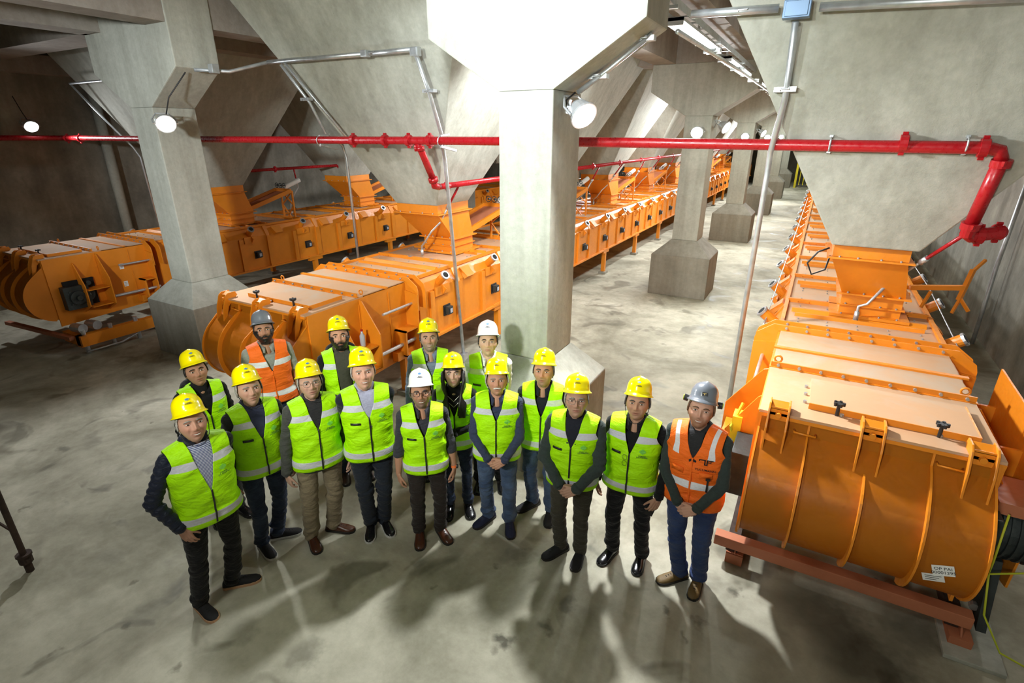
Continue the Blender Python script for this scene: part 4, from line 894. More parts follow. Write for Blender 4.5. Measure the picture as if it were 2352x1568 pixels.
HELM = {}
def helmet(col, M, parent, logo=True, tilt=-8):
    c = M_helm[col]; root = None
    n = 40; b = MB(); R = []
    for k in range(12):
        a = PI/2*k/11; R.append((math.cos(a)**.82, math.sin(a)))
    P = []
    for (cr, sr) in R:
        row = []
        for j in range(n):
            t = 2*PI*j/n; x = .106*math.cos(t)*cr; y = .132*math.sin(t)*cr
            z = .103*sr**.85
            ridge = .007*math.exp(-(x/.020)**2)*min(1, (1-cr)*3+.2)*(1 if abs(y) < .12 else .6)
            row.append((x, y, z+ridge*sr))
        P.append(row)
    # brim: lower skirt and outward lip, peak at the front
    def ringp(sc_, z, peak):
        row = []
        for j in range(n):
            t = 2*PI*j/n; s = math.sin(t); f = max(0, -s)**1.5
            row.append(((.106+sc_)*math.cos(t), (.132+sc_)*s-peak*f, z-.012*f*(peak/.045)))
        return row
    rows = [ringp(.004, -.022, 0), ringp(.011, -.030, .006), ringp(.020, -.036, .036), ringp(.020, -.041, .037), ringp(.008, -.036, .004), ringp(-.004, -.02, 0)]
    b.grid([rows[5]]+[rows[4]]+[rows[3]]+[rows[2]]+[rows[1]]+[rows[0]]+P, cv=True)
    key = 'hard_hat_'+col
    if key not in HELM:
        me = b.mesh(key, c, True, True); HELM[key] = me
    o = bpy.data.objects.new('hard_hat', HELM[key]); COL.objects.link(o); o.parent = parent
    o.matrix_local = M @ Matrix.Translation((0, .006, .090)) @ Matrix.Rotation(math.radians(tilt), 4, 'X') @ Matrix.Diagonal((.80, .79, .92, 1))
    if 'strap' not in HELM:
        b = MB(); ring = [(.092*math.cos(a), .112*math.sin(a)) for a in [i*2*PI/28 for i in range(28)]]
        b.grid([[(x, y, -.045) for x, y in ring], [(x, y, -.02) for x, y in ring], [(x*.97, y*.97, -.02) for x, y in ring], [(x*.97, y*.97, -.045) for x, y in ring]], cu=True, cv=True)
        HELM['strap'] = b.mesh('headband', M_black, True, True)
    h = bpy.data.objects.new('headband', HELM['strap']); COL.objects.link(h); h.parent = o
    if logo:
        if 'lt' not in HELM:
            HELM['lt'] = text_mesh('PORTOS\nDO PARANÁ', .0085, M_ink, 'CENTER', 1.0, .0002)
            b = MB()
            for k in range(5):
                x = -.012+.006*k; hgt = .011-.0022*abs(k-2); b.box((x-.002, -hgt+.002, 0), (x+.002, hgt, .0005))
            HELM['le'] = b.mesh('emblem', M_logoB)
        put_on(HELM['le'], 'emblem', o, (0, -.1245, .056), (0, -1, .62)); put_on(HELM['lt'], 'helmet_lettering', o, (0, -.1300, .030), (0, -1, .38))
    return o

LOG = []
def person(label, feet, toe, headpx, hgt, yaw=0, helm='yellow', vest='lime', shirt=None, legs=None, shoe=None, sole=None, armL='down', armR='down',
           skinc=(.55, .33, .23), hair=(.02, .015, .012), hairy='short', beard=None, mous=None, glasses=None, wide=1.0, belly=.0, vneck=.72, inner=None, innerw=1.0,
           collar=None, tab=False, smile=0., longf=1.0, puff=0., headyaw=0, headpitch=19, sleeves='long', strap=False, hood=False, logo=True, headroll=0, helmlogo=True, seed=0, closed=False, cap_tilt=-8, frontw=0., hem=.495, jacket_hem=None, nosef=1.0, headwide=1.0, clench=None, watch=None):
    rnd = random.Random(seed)
    # placement: feet given as two world points on the floor
    fL, fR = [V((p[0], p[1], 0)) for p in feet]; c = (fL+fR)/2
    h = hgt; top = ground(headpx[0], headpx[1], h+.07)
    base_yaw = math.atan2(-c.x, c.y)*0+math.atan2(0-c.y, 0-c.x)+PI/2+math.radians(yaw)
    # local frame: -y faces the camera
    Rz = Matrix.Rotation(base_yaw, 3, 'Z'); Ri = Rz.inverted()
    lean = Ri @ V((top.x-c.x, top.y-c.y, 0)); lean.y += .02
    lean = V((max(-.16, min(.16, lean.x)), max(-.16, min(.16, lean.y)), 0))
    s = h/1.75
    def shear(z): t = max(0, min(1.05, z/h)); return lean*t
    def S(p): p = V(p); return p+shear(p.z)
    foot = [Ri @ (fL-c), Ri @ (fR-c)]; foot.sort(key=lambda v: v.x)
    toeL, toeR = toe
    K = [(.44*h, .168*wide*s, .115*s, .115*s), (.52*h, .180*wide*s, .122*s+belly*.6, .125*s), (.60*h, .168*wide*s, .122*s+belly, .105*s), (.70*h, .176*wide*s, .126*s+belly*.5, .118*s), (.76*h, .19*wide*s, .122*s+belly*.1, .120*s), (.80*h, .196*wide*s, .105*s, .11*s), (.84*h, .19*wide*s, .08*s, .09*s)]
    sj = .178*s*(.5+.5*wide); sz = .803*h
    # legs
    hip = [V((-.092*s*wide, .005, .52*h)), V((.092*s*wide, .005, .52*h))]; ank = []
    for k in (0, 1):
        ty = (toeL, toeR)[k]; a = math.radians(ty); td = V((math.sin(a), -math.cos(a), 0)); ank.append((foot[k]-td*.055, td))
    knee = []
    for k in (0, 1):
        a = V((ank[k][0].x, ank[k][0].y, .085)); hp = S(hip[k]); kn, _ = ik(hp, a, .245*h, .215*h, ank[k][1]+V((0, -.5, 0))); knee.append(kn)
    # arms
    sh = [S((-sj, .005, sz)), S((sj, .005, sz))]; arms = []
    LA, LB = .178*h, .152*h
    def armset(mode, sg):
        # returns wrist target, pole, hand dir, back normal, thumb side, curl
        if mode == 'down': return (sg*(.245*s*wide+.01), -.03, .475*h), (sg*.35, 1, 0), (sg*-.05, -.10, -1), (sg*.9, -.35, 0), (0, -1, 0), .40
        if mode == 'downfront': return (sg*(.225*s*wide+.01), -.12, .485*h), (sg*.4, 1, 0), (sg*-.12, -.12, -1), (sg*.6, -.8, 0), (-sg*.6, -1, 0), .35
        if mode == 'back': return (sg*.10, .20*s, .50*h), (sg*1, .5, 0), (-sg*.8, .1, -.5), (0, 1, 0), (0, 0, 1), .4
        if mode == 'pocket': return (sg*.185*s*wide, -.10-belly*.3, .515*h), (sg*1.2, .6, 0), (-sg*.25, -.12, -1), (sg*.55, -.75, 0), (-sg, -.3, 0), .25
        if mode == 'clasp_under': return (sg*.060, -.20*s-belly*.8, .530*h), (sg*1.0, .35, -.1), (-sg*.85, -.10, -.45), (0, -1, .35), (0, -.2, 1), .55
        if mode == 'clasp_over': return (sg*.072, -.232*s-belly*.8, .538*h), (sg*1.0, .35, -.1), (-sg*.85, -.12, -.50), (0, -1, .30), (0, -.2, 1), .60
        if mode == 'across': return (-sg*.02, -.20*s, .615*h), (sg*.9, .4, -.5), (-sg*.9, -.1, -.25), (0, -.8, .6), (0, -.4, 1), .45
        if mode == 'phone': return (sg*(.215*s*wide+.01), -.13, .50*h), (sg*.5, 1, 0), (-sg*.30, -.35, -1), (sg*.5, -.85, 0.1), (-sg, -.2, .2), .55
    for k, mode in ((0, armL), (1, armR)):
        sg = -1 if k == 0 else 1; w_, pole, hd, hn, hs, curl = armset(mode, sg)
        wz = V(w_); wz = S(wz); el, wr = ik(sh[k], wz, LA, LB, pole); arms.append((sh[k], el, wr, V(hd), V(hn), V(hs), curl, mode))
    # head matrix
    hc = S((0, -.012, .928*h))
    Mh = Matrix.Translation(hc) @ Matrix.Rotation(math.radians(headyaw-yaw*.85), 4, 'Z') @ Matrix.Rotation(math.radians(headroll), 4, 'Y') @ Matrix.Rotation(math.radians(-headpitch), 4, 'X') @ Matrix.Diagonal((s*1.13, s*1.13, s*1.13, 1))
    # ---------------- body (one continuous surface)
    b = MB(); gx, gy, gz = head_grid(headwide, longf, smile, nosef, puff, 0.0); hb = grid_mb(gx, gy, gz, Mh)
    b.add(hb.v, hb.f)
    for sg in (-1, 1):   # ears
        b.ell(Mh @ V((sg*.0745*headwide, .010, -.002)), (.010*s, .016*s, .031*s), 12, 8, R=Mh.to_3x3().normalized() @ Matrix.Rotation(sg*.3, 3, 'Z'))
    b.cap(S((0, -.008, .845*h)), S((0, -.042*s, (.79 if not closed else .82)*h)), .054*s, .036*s, 12); nk0 = S((0, .02, .80*h)); nk1 = Mh @ V((0, .022, -.06)); b.cap(nk0, nk1, .062*s, .056*s, 16)
    b.cap(S((0, .01, .54*h)), S((0, .015, .77*h)), .08*s, .065*s, 12); b.cap(S((-.10*s, .02, .79*h)), S((.10*s, .02, .79*h)), .040*s, .040*s)
    b.cap(sh[0], sh[1], .034*s, .034*s)
    bare = sleeves in ('rolled', 'short')
    for k, (s0, el, wr, hd, hn, hs, curl, mode) in enumerate(arms):
        fa = (.043, .040, .041) if bare else (.030, .028, .026)
        b.cap(s0, el, fa[0]*s, fa[1]*s, 12); b.cap(el, el+(wr-el)*.35, fa[1]*s, fa[2]*s, 12); b.cap(el+(wr-el)*.35, wr, fa[2]*s, .0255*s, 12)
        add_hand(b, wr, hd, hn, hs, curl, .06, s*1.0)
    for k in (0, 1):
        b.cap(S(hip[k]), knee[k], .06*s, .042*s); b.cap(knee[k], V((ank[k][0].x, ank[k][0].y, .08)), .042*s, .035*s); b.cap(V((*ank[k][0].xy, .05)), V((*(ank[k][0]+ank[k][1]*.09).xy, .035)), .03, .022)
    me = remesh(b, .0041, smooth_it=1, fac=.3, ratio=.5)
    # tone colours
    a = verts_np(me); Mi = np.array(Mh.inverted()); q = a @ Mi[:3, :3].T+Mi[:3, 3]; X, Y, Z = q[:, 0], q[:, 1], q[:, 2]
    base = np.array(skinc); col = np.tile(base, (len(a), 1)); face = (Y < -.02)
    m_ = (gauss(X, Z, 0, -.061, .020, .0085)*face)[:, None]*.85; col = col*(1-m_)+np.array([base[0]*.68, base[1]*.38, base[2]*.38])*m_
    m_ = (np.exp(-((Z+.0610)/.0022)**2)*np.exp(-(X/.024)**4)*face)[:, None]*.8; col = col*(1-m_)+base*np.array([.28, .16, .16])*m_
    m_ = ((gauss(np.abs(X), Z, .045, -.025, .022, .02)+gauss(X, Z, 0, -.028, .014, .014))*face)[:, None]*.30; col = col*(1-m_)+np.array([min(1, base[0]*1.08), base[1]*.72, base[2]*.70])*m_
    m_ = (gauss(np.abs(X), Z, .031, .004, .017, .011)*face)[:, None]*.30; col = col*(1-m_)+base*.55*m_  # shade around the eyes painted into the skin tone
    if beard and beard[0] > 0:
        st, bc = beard; A = np.abs(X)
        mk = sstep(-.030, -.048, Z)*sstep(-.13, -.115, Z)+0*Z; mk = np.maximum(mk, sstep(.046, .060, A)*sstep(.02, .0, Z)*sstep(-.125, -.1, Z)); mk *= (Y < .015)
        mk *= 1-gauss(X, Z, 0, -.061, .024, .010)*.95; mk *= 1-gauss(A, Z, .03, -.03, .020, .02)*.9; mk = (np.clip(mk, 0, 1)*st)[:, None]
        col = col*(1-mk)+np.array(bc)*mk
    c4 = np.concatenate([col, np.ones((len(a), 1))], 1).astype('f')
    at = me.color_attributes.new('tone', 'FLOAT_COLOR', 'POINT'); at.data.foreach_set('color', c4.ravel())
    me.materials.append(M_skin); me.name = 'person'
    body = bpy.data.objects.new('person', me); COL.objects.link(body); body.location = (c.x, c.y, 0); body.rotation_euler = (0, 0, base_yaw)
    tag(body, label, 'person')
    # ---------------- eyes, brows
    for sg in (-1, 1):
        e = MB(); ec = V((sg*.0325, -.0755, .0065)); R3 = Matrix.Rotation(-sg*.12, 3, 'Z')
        e.ell(ec, (.0148, .0092, .0052-.0010*smile), 18, 12)
        e.ell(ec+V((0, -.0075, 0)), (.0058, .0032, .0052-.0010*smile), 14, 8, 1)
        e.v = [tuple(Mh @ V(p)) for p in e.v]; e.build('eye', [M_eye, M_iris], body, smooth=True)
        e = MB(); e.tube([Mh @ V((sg*x, y, z)) for x, y, z in ((.013, -.0915, .0225), (.026, -.0925, .0275), (.040, -.085, .027), (.052, -.073, .0195))], [.0038*s, .005*s, .0045*s, .002*s], 6)
        e.build('eyebrow', brow_mat(hair), body, smooth=True)
        e = MB(); e.tube([Mh @ V((sg*x, y, z)) for x, y, z in ((.0155, -.0800, .0070), (.024, -.0850, .0130), (.035, -.084, .0135), (.048, -.075, .0065))], [.0016*s, .0024*s, .0024*s, .0014*s], 5)
        e.build('eyelid', skin_flat(skinc), body, smooth=True)
    if smile > .5:
        e = MB(); e.tube([Mh @ V((x, -.0915+abs(x)*.30, -.0612+smile*.006*(abs(x)/.024)**2)) for x in (-.020, -.011, 0, .011, .020)], [.0008*s, .0026*s, .0032*s, .0026*s, .0008*s], 6); e.build('teeth', M_teeth, body, smooth=True)
    # ---------------- hair
    hm = hair_mat(hair)
    if hairy:
        off = .010 if hairy == 'short' else (.014 if hairy != 'bushy' else .018)
        X, Y, Z = head_grid(headwide, longf, 0, .0, puff, off); A = np.abs(X)
        low = {'short': -.045, 'long': -.07, 'bushy': -.062, 'crop': -.035}[hairy if hairy != 'crop' else 'crop']
        mask = (Z > low) & ((Y > .012) | ((Z > .045) & (Y > -.2)) | ((A > .058) & (Z > -.012) & (Y > -.012))) if hairy == 'long' else (Z > low) & ((Y > .028) | (Z > .066) | ((A > .056) & (Z > .014) & (Y > -.030)) | ((A > .062) & (Z > -.012) & (Y > -.022) & (Y < -.004)))
        e = strip_unused(grid_mb(X, Y, Z, Mh, mask[:-1])); solid(e, 'hair', hm, body, -.008)
    if hairy == 'long':
        for sg in (-1, 1):
            for q_ in range(6):
                o_ = .010*q_
                e = MB(); P_ = [Mh @ V((sg*(.072+.002*q_), .035-.012*q_, .02)), Mh @ V((sg*(.088), .012-.014*q_, -.05)), S((sg*(.098-.006*q_), -.035-.012*q_, .83*h)), S((sg*(.100-.009*q_), -.115-.006*q_, .77*h+.004*q_)), S((sg*(.092-.010*q_), -.140-.003*q_, .70*h+.006*rnd.random()*q_))]
                e.tube(sum([bez(P_[i], (P_[i]+P_[i+1])/2, P_[i+1], 3)[:-1] for i in range(4)], [])+[P_[4]], [.020-.0007*i for i in range(13)], 8); e.build('hair_lock', hm, body, smooth=True)
    if beard and beard[0] > .75:
        X, Y, Z = head_grid(headwide, longf, smile, 1., puff, .0065); A = np.abs(X)
        mask = (Y < .0) & (Z < -.040) & (Z > -.122) & ~((A < .021) & (Z > -.073) & (Z < -.052)) & ~((A > .016) & (A < .04) & (Z > -.050)) | ((Y < .012) & (A > .054) & (Z < .004) & (Z > -.08)) 
        mask &= ~((A < .05) & (Z > -.042))
        e = strip_unused(grid_mb(X, Y, Z, Mh, mask[:-1])); solid(e, 'beard', hair_mat(beard[1]), body, -.008)
    if mous:
        e = MB(); e.tube([Mh @ V((x, -.099+abs(x)*.42, -.0475-abs(x)*.16)) for x in (-.031, -.022, -.011, 0, .011, .022, .031)], [.003*s, .0062*s, .0075*s, .0062*s, .0075*s, .0062*s, .003*s], 8); e.build('moustache', hair_mat(mous), body, smooth=True)
    if glasses:
        gm, rr = (M_glass, .0021) if glasses == 'black' else (M_wire, .0012); e = MB()
        for sg in (-1, 1):
            pts = []
            for i in range(17):
                t = 2*PI*i/16; ex = .8; cx, cz_ = math.copysign(abs(math.cos(t))**ex, math.cos(t)), math.copysign(abs(math.sin(t))**ex, math.sin(t))
                pts.append(Mh @ V((sg*(.0325)+cx*.0235, -.1015+.25*max(0, abs(sg*.0325+cx*.0235)-.03), .004+cz_*.0175)))
            e.tube(pts, rr*s, 6)
            e.tube([Mh @ V((sg*.056, -.092, .010)), Mh @ V((sg*.074, -.07, .010)), Mh @ V((sg*.082, .005, .008))], rr*s, 5)
        e.tube([Mh @ V((-.009, -.1015, .006)), Mh @ V((0, -.105, .009)), Mh @ V((.009, -.1015, .006))], rr*s, 5)
        e.build('glasses', gm, body, smooth=True)
    if strap:
        e = MB(); e.tube([Mh @ V(p) for p in ((-.083, -.01, .03), (-.080, -.02, -.03), (-.066, -.035, -.085), (-.03, -.055, -.128), (0, -.06, -.134), (.03, -.055, -.128), (.066, -.035, -.085), (.080, -.02, -.03), (.083, -.01, .03))], .0026, 6); e.build('chin_strap', M_black, body, smooth=True)
    # ---------------- helmet
    ho = helmet(helm, Mh, body, helmlogo, cap_tilt)
    if helm == 'grey' and helmlogo == 'ear':
        pass
    # ---------------- upper garment
    def ring(z, off, pw=2.4, n=40):
        W, Df, Db = interp(z, K, 1)+off, interp(z, K, 2)+off, interp(z, K, 3)+off; out = []
        for i in range(n):
            t = 2*PI*i/n; cx, sy_ = math.cos(t), math.sin(t); x = W*math.copysign(abs(cx)**(2/pw), cx); y = (Db if sy_ > 0 else Df)*math.copysign(abs(sy_)**(2/pw), sy_)
            out.append(tuple(S((x, y, z))))
        return out
    jh = (jacket_hem or hem+.01)*h
    b = MB(); zs_ = [jh+(sz-.01-jh)*i/12 for i in range(13)]; rows = [ring(z, -.004) for z in zs_]; b.grid(rows, cv=True); n = 40
    b.f += [tuple(range(n))[::-1], tuple(range(12*n, 13*n))]; b.m += [0, 0]
    shr = .058*s
    b.cap(sh[0]+V((.01, 0, 0)), sh[1]-V((.01, 0, 0)), shr, shr, 14); b.cap(S((-.055*s, .02, .835*h)), sh[0], .050*s, shr*.95); b.cap(S((.055*s, .02, .835*h)), sh[1], .050*s, shr*.95)
    b.cap(S((0, .03, .80*h)), S((0, .042, .842*h)), .074*s, .058*s, 16)
    if closed: b.cap(S((0, -.01, .79*h)), S((0, .0, .858*h)), .074*s, .066*s, 16)
    thick = .058 if hood or shirt[1] == 'thick' else .050
    for k, (s0, el, wr, *_r) in enumerate(arms):
        b.cap(s0, el, thick*s, thick*.92*s, 14)
        if sleeves == 'long': b.cap(el, wr-(wr-el).normalized()*.012, thick*.92*s, .037*s if thick < .055 else .043*s, 14)
        elif sleeves == 'rolled': b.cap(el, el+(wr-el)*.28, .052*s, .052*s, 14)
    if sleeves == 'short':
        b = MB(); b.grid(rows, cv=True); b.f += [tuple(range(n))[::-1], tuple(range(12*n, 13*n))]; b.m += [0, 0]; b.cap(sh[0]+V((.01, 0, 0)), sh[1]-V((.01, 0, 0)), shr, shr, 14); b.cap(S((-.055*s, .02, .835*h)), sh[0], .050*s, shr*.95); b.cap(S((.055*s, .02, .835*h)), sh[1], .050*s, shr*.95); b.cap(S((0, .02, .80*h)), S((0, .022, .83*h)), .070*s, .06*s, 16)
        for (s0, el, wr, *_r) in arms: b.cap(s0, s0+(el-s0)*.72, .06*s, .058*s, 14)
    me = remesh(b, .0105, smooth_it=3)
    a = verts_np(me); nr = np.empty(len(me.vertices)*3, 'f'); me.vertices.foreach_get('normal', nr); nr = nr.reshape(-1, 3)
    # sleeve folds
    amp = np.zeros(len(a)); ax = np.abs(a[:, 0]-lean.x*a[:, 2]/h)
    for (s0, el, wr, *_r) in arms:
        A0 = np.array(el); D = a-A0; dist = np.linalg.norm(D, axis=1); d1 = np.array((wr-el).normalized()); d0 = np.array((el-s0).normalized()); dd = np.where((D @ d1 > 0)[:, None], d1, d0); tcoord = (D*dd).sum(1); rad = np.linalg.norm(D-dd*tcoord[:, None], axis=1)
        w_ = (rad < .075)*np.exp(-(dist/.30)**2); ang = a[:, 2]*0+np.arctan2(D[:, 1], D[:, 0])
        f_ = .011 if shirt[1] == 'thick' else .006
        nz = np.array([noise.noise(V((p[0]*7+seed, p[1]*7, p[2]*26))) for p in a]) if shirt[2:] != ('padded_jacket',) else np.sin(tcoord*120)*.28
        amp += w_*f_*1.6*nz
    a = a+nr*amp[:, None]; set_verts(me, a)
    me.materials.clear(); me.materials.append(shirt[0]); up = bpy.data.objects.new(shirt[2] if len(shirt) > 2 else 'shirt', me); COL.objects.link(up); up.parent = body
    if sleeves == 'long':
        for (s0, el, wr, *_r) in arms:
            e = MB(); d1 = (wr-el).normalized(); e.cyl(wr-d1*.035, wr+d1*.002, .041*s if thick < .055 else .047*s, .040*s if thick < .055 else .045*s, 18, cap=False); solid(e, 'cuff', shirt[0], up, -.004)
    # collar
    if collar:
        cm, ch, kind = collar; e = MB(); rows = [[], [], []]; nn = 26
        op = .30 if kind == 'open' else .02
        for i in range(nn):
            t = -PI/2+op+i*(2*PI-2*op)/(nn-1)
            cx, sy_ = math.cos(t), math.sin(t); fr = max(0, -sy_)
            drop = (.052 if kind == 'open' else .02)*s*fr**1.5
            for r_, (rr, zz) in enumerate(((.061, -.004), (.066, ch*.55), (.100 if kind != 'stand' else .078, -.014-.022*fr))):
                rows[r_].append(S((rr*s*cx*1.02, .020+rr*s*sy_*(1.0+.30*fr+.04*fr*(r_ == 2)), .858*h+zz*s-drop)))
        e.grid(rows if kind != 'stand' else rows[:2]); solid(e, 'collar', cm, up, .004)
    if hood:
        e = MB(); 
        pts = [S((.115*s*math.cos(t), .03+.10*s*math.sin(t)*1.0, .842*h-.05*max(0, -math.sin(t))+.02*max(0, math.sin(t)))) for t in [-PI/2+.35+i*(2*PI-.7)/18 for i in range(19)]]
        e.tube(pts, [.018*s]+[(.024+.016*math.sin(PI*i/16))*s for i in range(17)]+[.018*s], 10); e.build('hood', shirt[0], up, smooth=True)
    # torso surface for sheets
    def T(x, z, off, side):
        W, D = interp(z, K, 1)+off, (interp(z, K, 2) if side < 0 else interp(z, K, 3))+off
        zsx = (.868*h-(abs(x)-.055*s)*.22); u = max(0, 1-(abs(x)/W)**2.4)
        m_ = math.sqrt(max(0, min(1, (zsx+.012-z)/(.085*s)))); return side*D*u**(1/2.4)*(.12+.88*m_)+.008*(1-m_)
    # shirt front (inner garment in the neck opening)
    if inner:
        e = MB(); rows = []; vb = (vneck-.05)*h
        for i in range(13):
            z = vb+(.852*h-vb)*i/12; hw_ = (.012+(.075*innerw)*(i/12)**.8)*s; rows.append([S((hw_*(j/6-1), T(hw_*(j/6-1), z, .012, -1)-.002, z)) for j in range(13)])
        e.grid(rows); solid(e, 'inner_shirt', inner, up, .003)
        e = MB(); rows = [[], [], []]; nn = 24; op = .34
        for i in range(nn):
            t = -PI/2+op+i*(2*PI-2*op)/(nn-1); cx, sy_ = math.cos(t), math.sin(t); fr = max(0, -sy_); drop = .048*s*fr**1.5
            for r_, (rr, zz) in enumerate(((.058, 0), (.061, .022), (.088, -.010-.02*fr))):
                rows[r_].append(S((rr*s*cx, .018+rr*s*sy_*(1.0+.42*fr), .862*h+zz*s-drop)))
        e.grid(rows); solid(e, 'inner_collar', inner, up, .004)
    # ---------------- vest
    if vest:
        vm = M_lime if vest == 'lime' else M_orv; tape = M_refl if vest == 'lime' else M_reflW
        vb = vneck*h; zh = hem*h; off = .020
        def xi(z):
            if z < vb: return frontw*s*(1 if z > zh else 1)
            t = (z-vb)/(.85*h-vb); return (frontw+(.078-frontw)*min(1, t)**.85)*s
        def xo(z):
            W = interp(z, K, 1)+off; za = .735*h
            if z < za: return W+ (.012 if z < .56*h else 0)
            t = min(1, (z-za)/(.06*h)); return W*(1-t)+ (.172*s*(.5+.5*wide))*t if t < 1 else .172*s*(.5+.5*wide)+(z-.795*h)*.25
        bands = [(.520, .553), (.768, .799)] if vest == 'lime' else ([(.545, .575), (.735, .768)] if vest == 'orange_back' else [(.600, .632)])
        ab = []
        for lo, hi in bands: ab += [lo, hi]
        zz = sorted(set([round(hem+(.8005-hem)*i/22, 4) for i in range(23)]+[x for x in ab]))
        zz = [x for i, x in enumerate(zz) if not any(abs(x-q_) < .006 and x != q_ for q_ in ab)]
        tt = [0, .08, .2, .32, .44, .56, .68, .78, .86, .93, .97, 1]
        e = MB(); mi = []
        side_objs = []
        for side in (-1, 1):
            for sg in (-1, 1):
                rows = []; info = []
                for zf in zz:
                    z = zf*h; hemz = 0; a0 = xi(z) if side < 0 else 0; a1 = xo(z)
                    row = []
                    for t in tt:
                        x = a0+(a1-a0)*t; yy = T(x, z, off+(.014 if zf < .56 else .004*math.sin(zf*70+x*30+seed)), side)
                        if t == 1 and z < .735*h: yy = .0
                        row.append(S((sg*x, yy, z)))
                    rows.append(row); info.append(zf)
                for i in range(1, 7):
                    f = i/6; row = []
                    for t in tt:
                        zt_ = .80*h; x0_ = (xi(.80*h) if side < 0 else 0); a0 = x0_+((.078*s if side < 0 else .06*s)-x0_)*f; a1 = xo(.80*h)+.012*s*f; x = a0+(a1-a0)*t
                        zsx = .868*h-(abs(x)-.055*s)*.30 if abs(x) > .05*s else .868*h
                        z = zt_+(zsx-zt_)*math.sin(f*PI/2); m_ = math.cos(f*PI/2)
                        y0_ = T(x, .80*h, off, side); row.append(S((sg*x, y0_*m_+.012*(1-m_), z)))
                    rows.append(row); info.append(.9)
                nn = len(e.v); nc = len(tt)
                e.v += [tuple(p) for r_ in rows for p in r_]
                for i in range(len(rows)-1):
                    band = any(lo-.0005 <= info[i] and info[i+1] <= hi+.0005 for lo, hi in bands) and info[i+1] < .9
                    for j in range(nc-1):
                        q_ = (nn+i*nc+j, nn+i*nc+j+1, nn+(i+1)*nc+j+1, nn+(i+1)*nc+j)
                        if (side < 0) == (sg < 0): q_ = q_[::-1]
                        m_ = 1 if band else 0
                        if vest == 'orange' and info[i] >= .745 and 4 <= j <= 5 and side < 0: m_ = 1
                        e.f.append(q_); e.m.append(m_)
        me = bpy.data.meshes.new('v'); me.from_pydata(e.v, [], e.f); me.materials.append(vm); me.materials.append(tape)
        me.polygons.foreach_set('material_index', e.m); me.polygons.foreach_set('use_smooth', [True]*len(e.f))
        bm = bmesh.new(); bm.from_mesh(me); bmesh.ops.remove_doubles(bm, verts=bm.verts, dist=.0015); bmesh.ops.recalc_face_normals(bm, faces=bm.faces)
        bm.to_mesh(me); bm.free()
        # folds
        a = verts_np(me); nr = np.empty(len(a)*3, 'f'); me.vertices.foreach_get('normal', nr); nr = nr.reshape(-1, 3)
        ctr = a.mean(0); 
        if ((a-ctr)*nr).sum() < 0: nr = -nr
        fo = np.array([noise.noise(V((p[0]*9+seed, p[1]*9, p[2]*16))) for p in a]); fo2 = np.array([noise.noise(V((p[0]*5, seed+p[1]*5, p[2]*30))) for p in a])
        a = a+nr*(fo*.008+fo2*.005)[:, None]*np.clip((.80*h-a[:, 2])/.2, .15, 1)[:, None]; set_verts(me, a)
        o = bpy.data.objects.new('t', me); COL.objects.link(o); so = o.modifiers.new('s', 'SOLIDIFY'); so.thickness = .004; so.offset = 0; sb = o.modifiers.new('b', 'SUBSURF'); sb.levels = 1; sb.subdivision_type = 'SIMPLE'
        so.use_rim = True
        dg = bpy.context.evaluated_depsgraph_get(); res = bpy.data.meshes.new_from_object(o.evaluated_get(dg)); bpy.data.objects.remove(o); res.name = 'safety_vest'
        vo = bpy.data.objects.new('safety_vest', res); COL.objects.link(vo); vo.parent = body
        # black zip
        if frontw == 0:
            e = MB(); rows = []
            for i in range(24):
                z = zh+.012+(vb-zh)*i/23; y = T(0, z, off+(.014 if z < .56*h else 0)+.006, -1); rows.append([S((x, y+.001*abs(x), z)) for x in (-.006, 0, .006)])
            e.grid(rows); solid(e, 'zip', M_black if vest == 'lime' else M_orv, vo, .004)
        zl = .735*h
        def on(x, z, e_=.012): return S((x, T(x, z, off, -1)-e_, z)), V((T(x+.01, z, off, -1)-T(x-.01, z, off, -1), -.02, .004)).normalized()
        def nrm(x, z):
            dx = (T(x+.01, z, off, -1)-T(x-.01, z, off, -1))/.02; return V((dx, -1, 0)).normalized()
        if tab:
            e = MB(); rows = [[S((x, T(x, z, off, -1)-.010, z)) for x in (-.145*s, -.12*s, -.095*s, -.07*s)] for z in (.705*h, .716*h)]; e.grid(rows); solid(e, 'name_patch', M_black, vo, .003)
        if logo and vest == 'lime':
            if 'vt' not in HELM:
                HELM['vt'] = text_mesh('PORTOS\nDO PARANÁ', .0148, M_dkg, 'CENTER', 1.0, .0003); b_ = MB()
                for k in range(7):
                    x = -.021+.007*k; hh = .026-.005*abs(k-3); b_.box((x-.0022, -hh+.004, 0), (x+.0022, hh, .0006))
                b_.box((-.022, -.004, 0), (.022, -.001, .0006)); HELM['ve'] = b_.mesh('emblem', M_logoG)
            x = .098*s; put_on(HELM['vt'], 'vest_lettering', vo, S((x, T(x, zl-.040*s, off, -1)-.013, zl-.040*s)), nrm(x, zl)); put_on(HELM['ve'], 'emblem', vo, S((x, T(x, zl, off, -1)-.013, zl-.0)), nrm(x, zl))
        if vest == 'orange':
            x = .095*s; put_on(text_mesh('TUCUMANN', .024, M_ink, 'CENTER', 1.1, .0004), 'vest_lettering', vo, S((x, T(x, .70*h, off, -1)-.016, .702*h)), nrm(x, .72*h))
            b_ = MB()
            for bx in ((-.05, .018, -.004, .026), (.004, .018, .05, .026), (-.012, -.022, -.004, .026), (.004, -.014, .012, .026), (-.012, -.022, .012, -.014), (-.05, .010, -.044, .026), (.03, .002, .036, .026), (.012, .002, .036, .009)): b_.box((bx[0], bx[1], 0), (bx[2], bx[3], .0006))
            put_on(b_.mesh('emblem', M_ink), 'emblem', vo, S((x, T(x, .735*h, off, -1)-.016, .74*h)), nrm(x, .72*h))
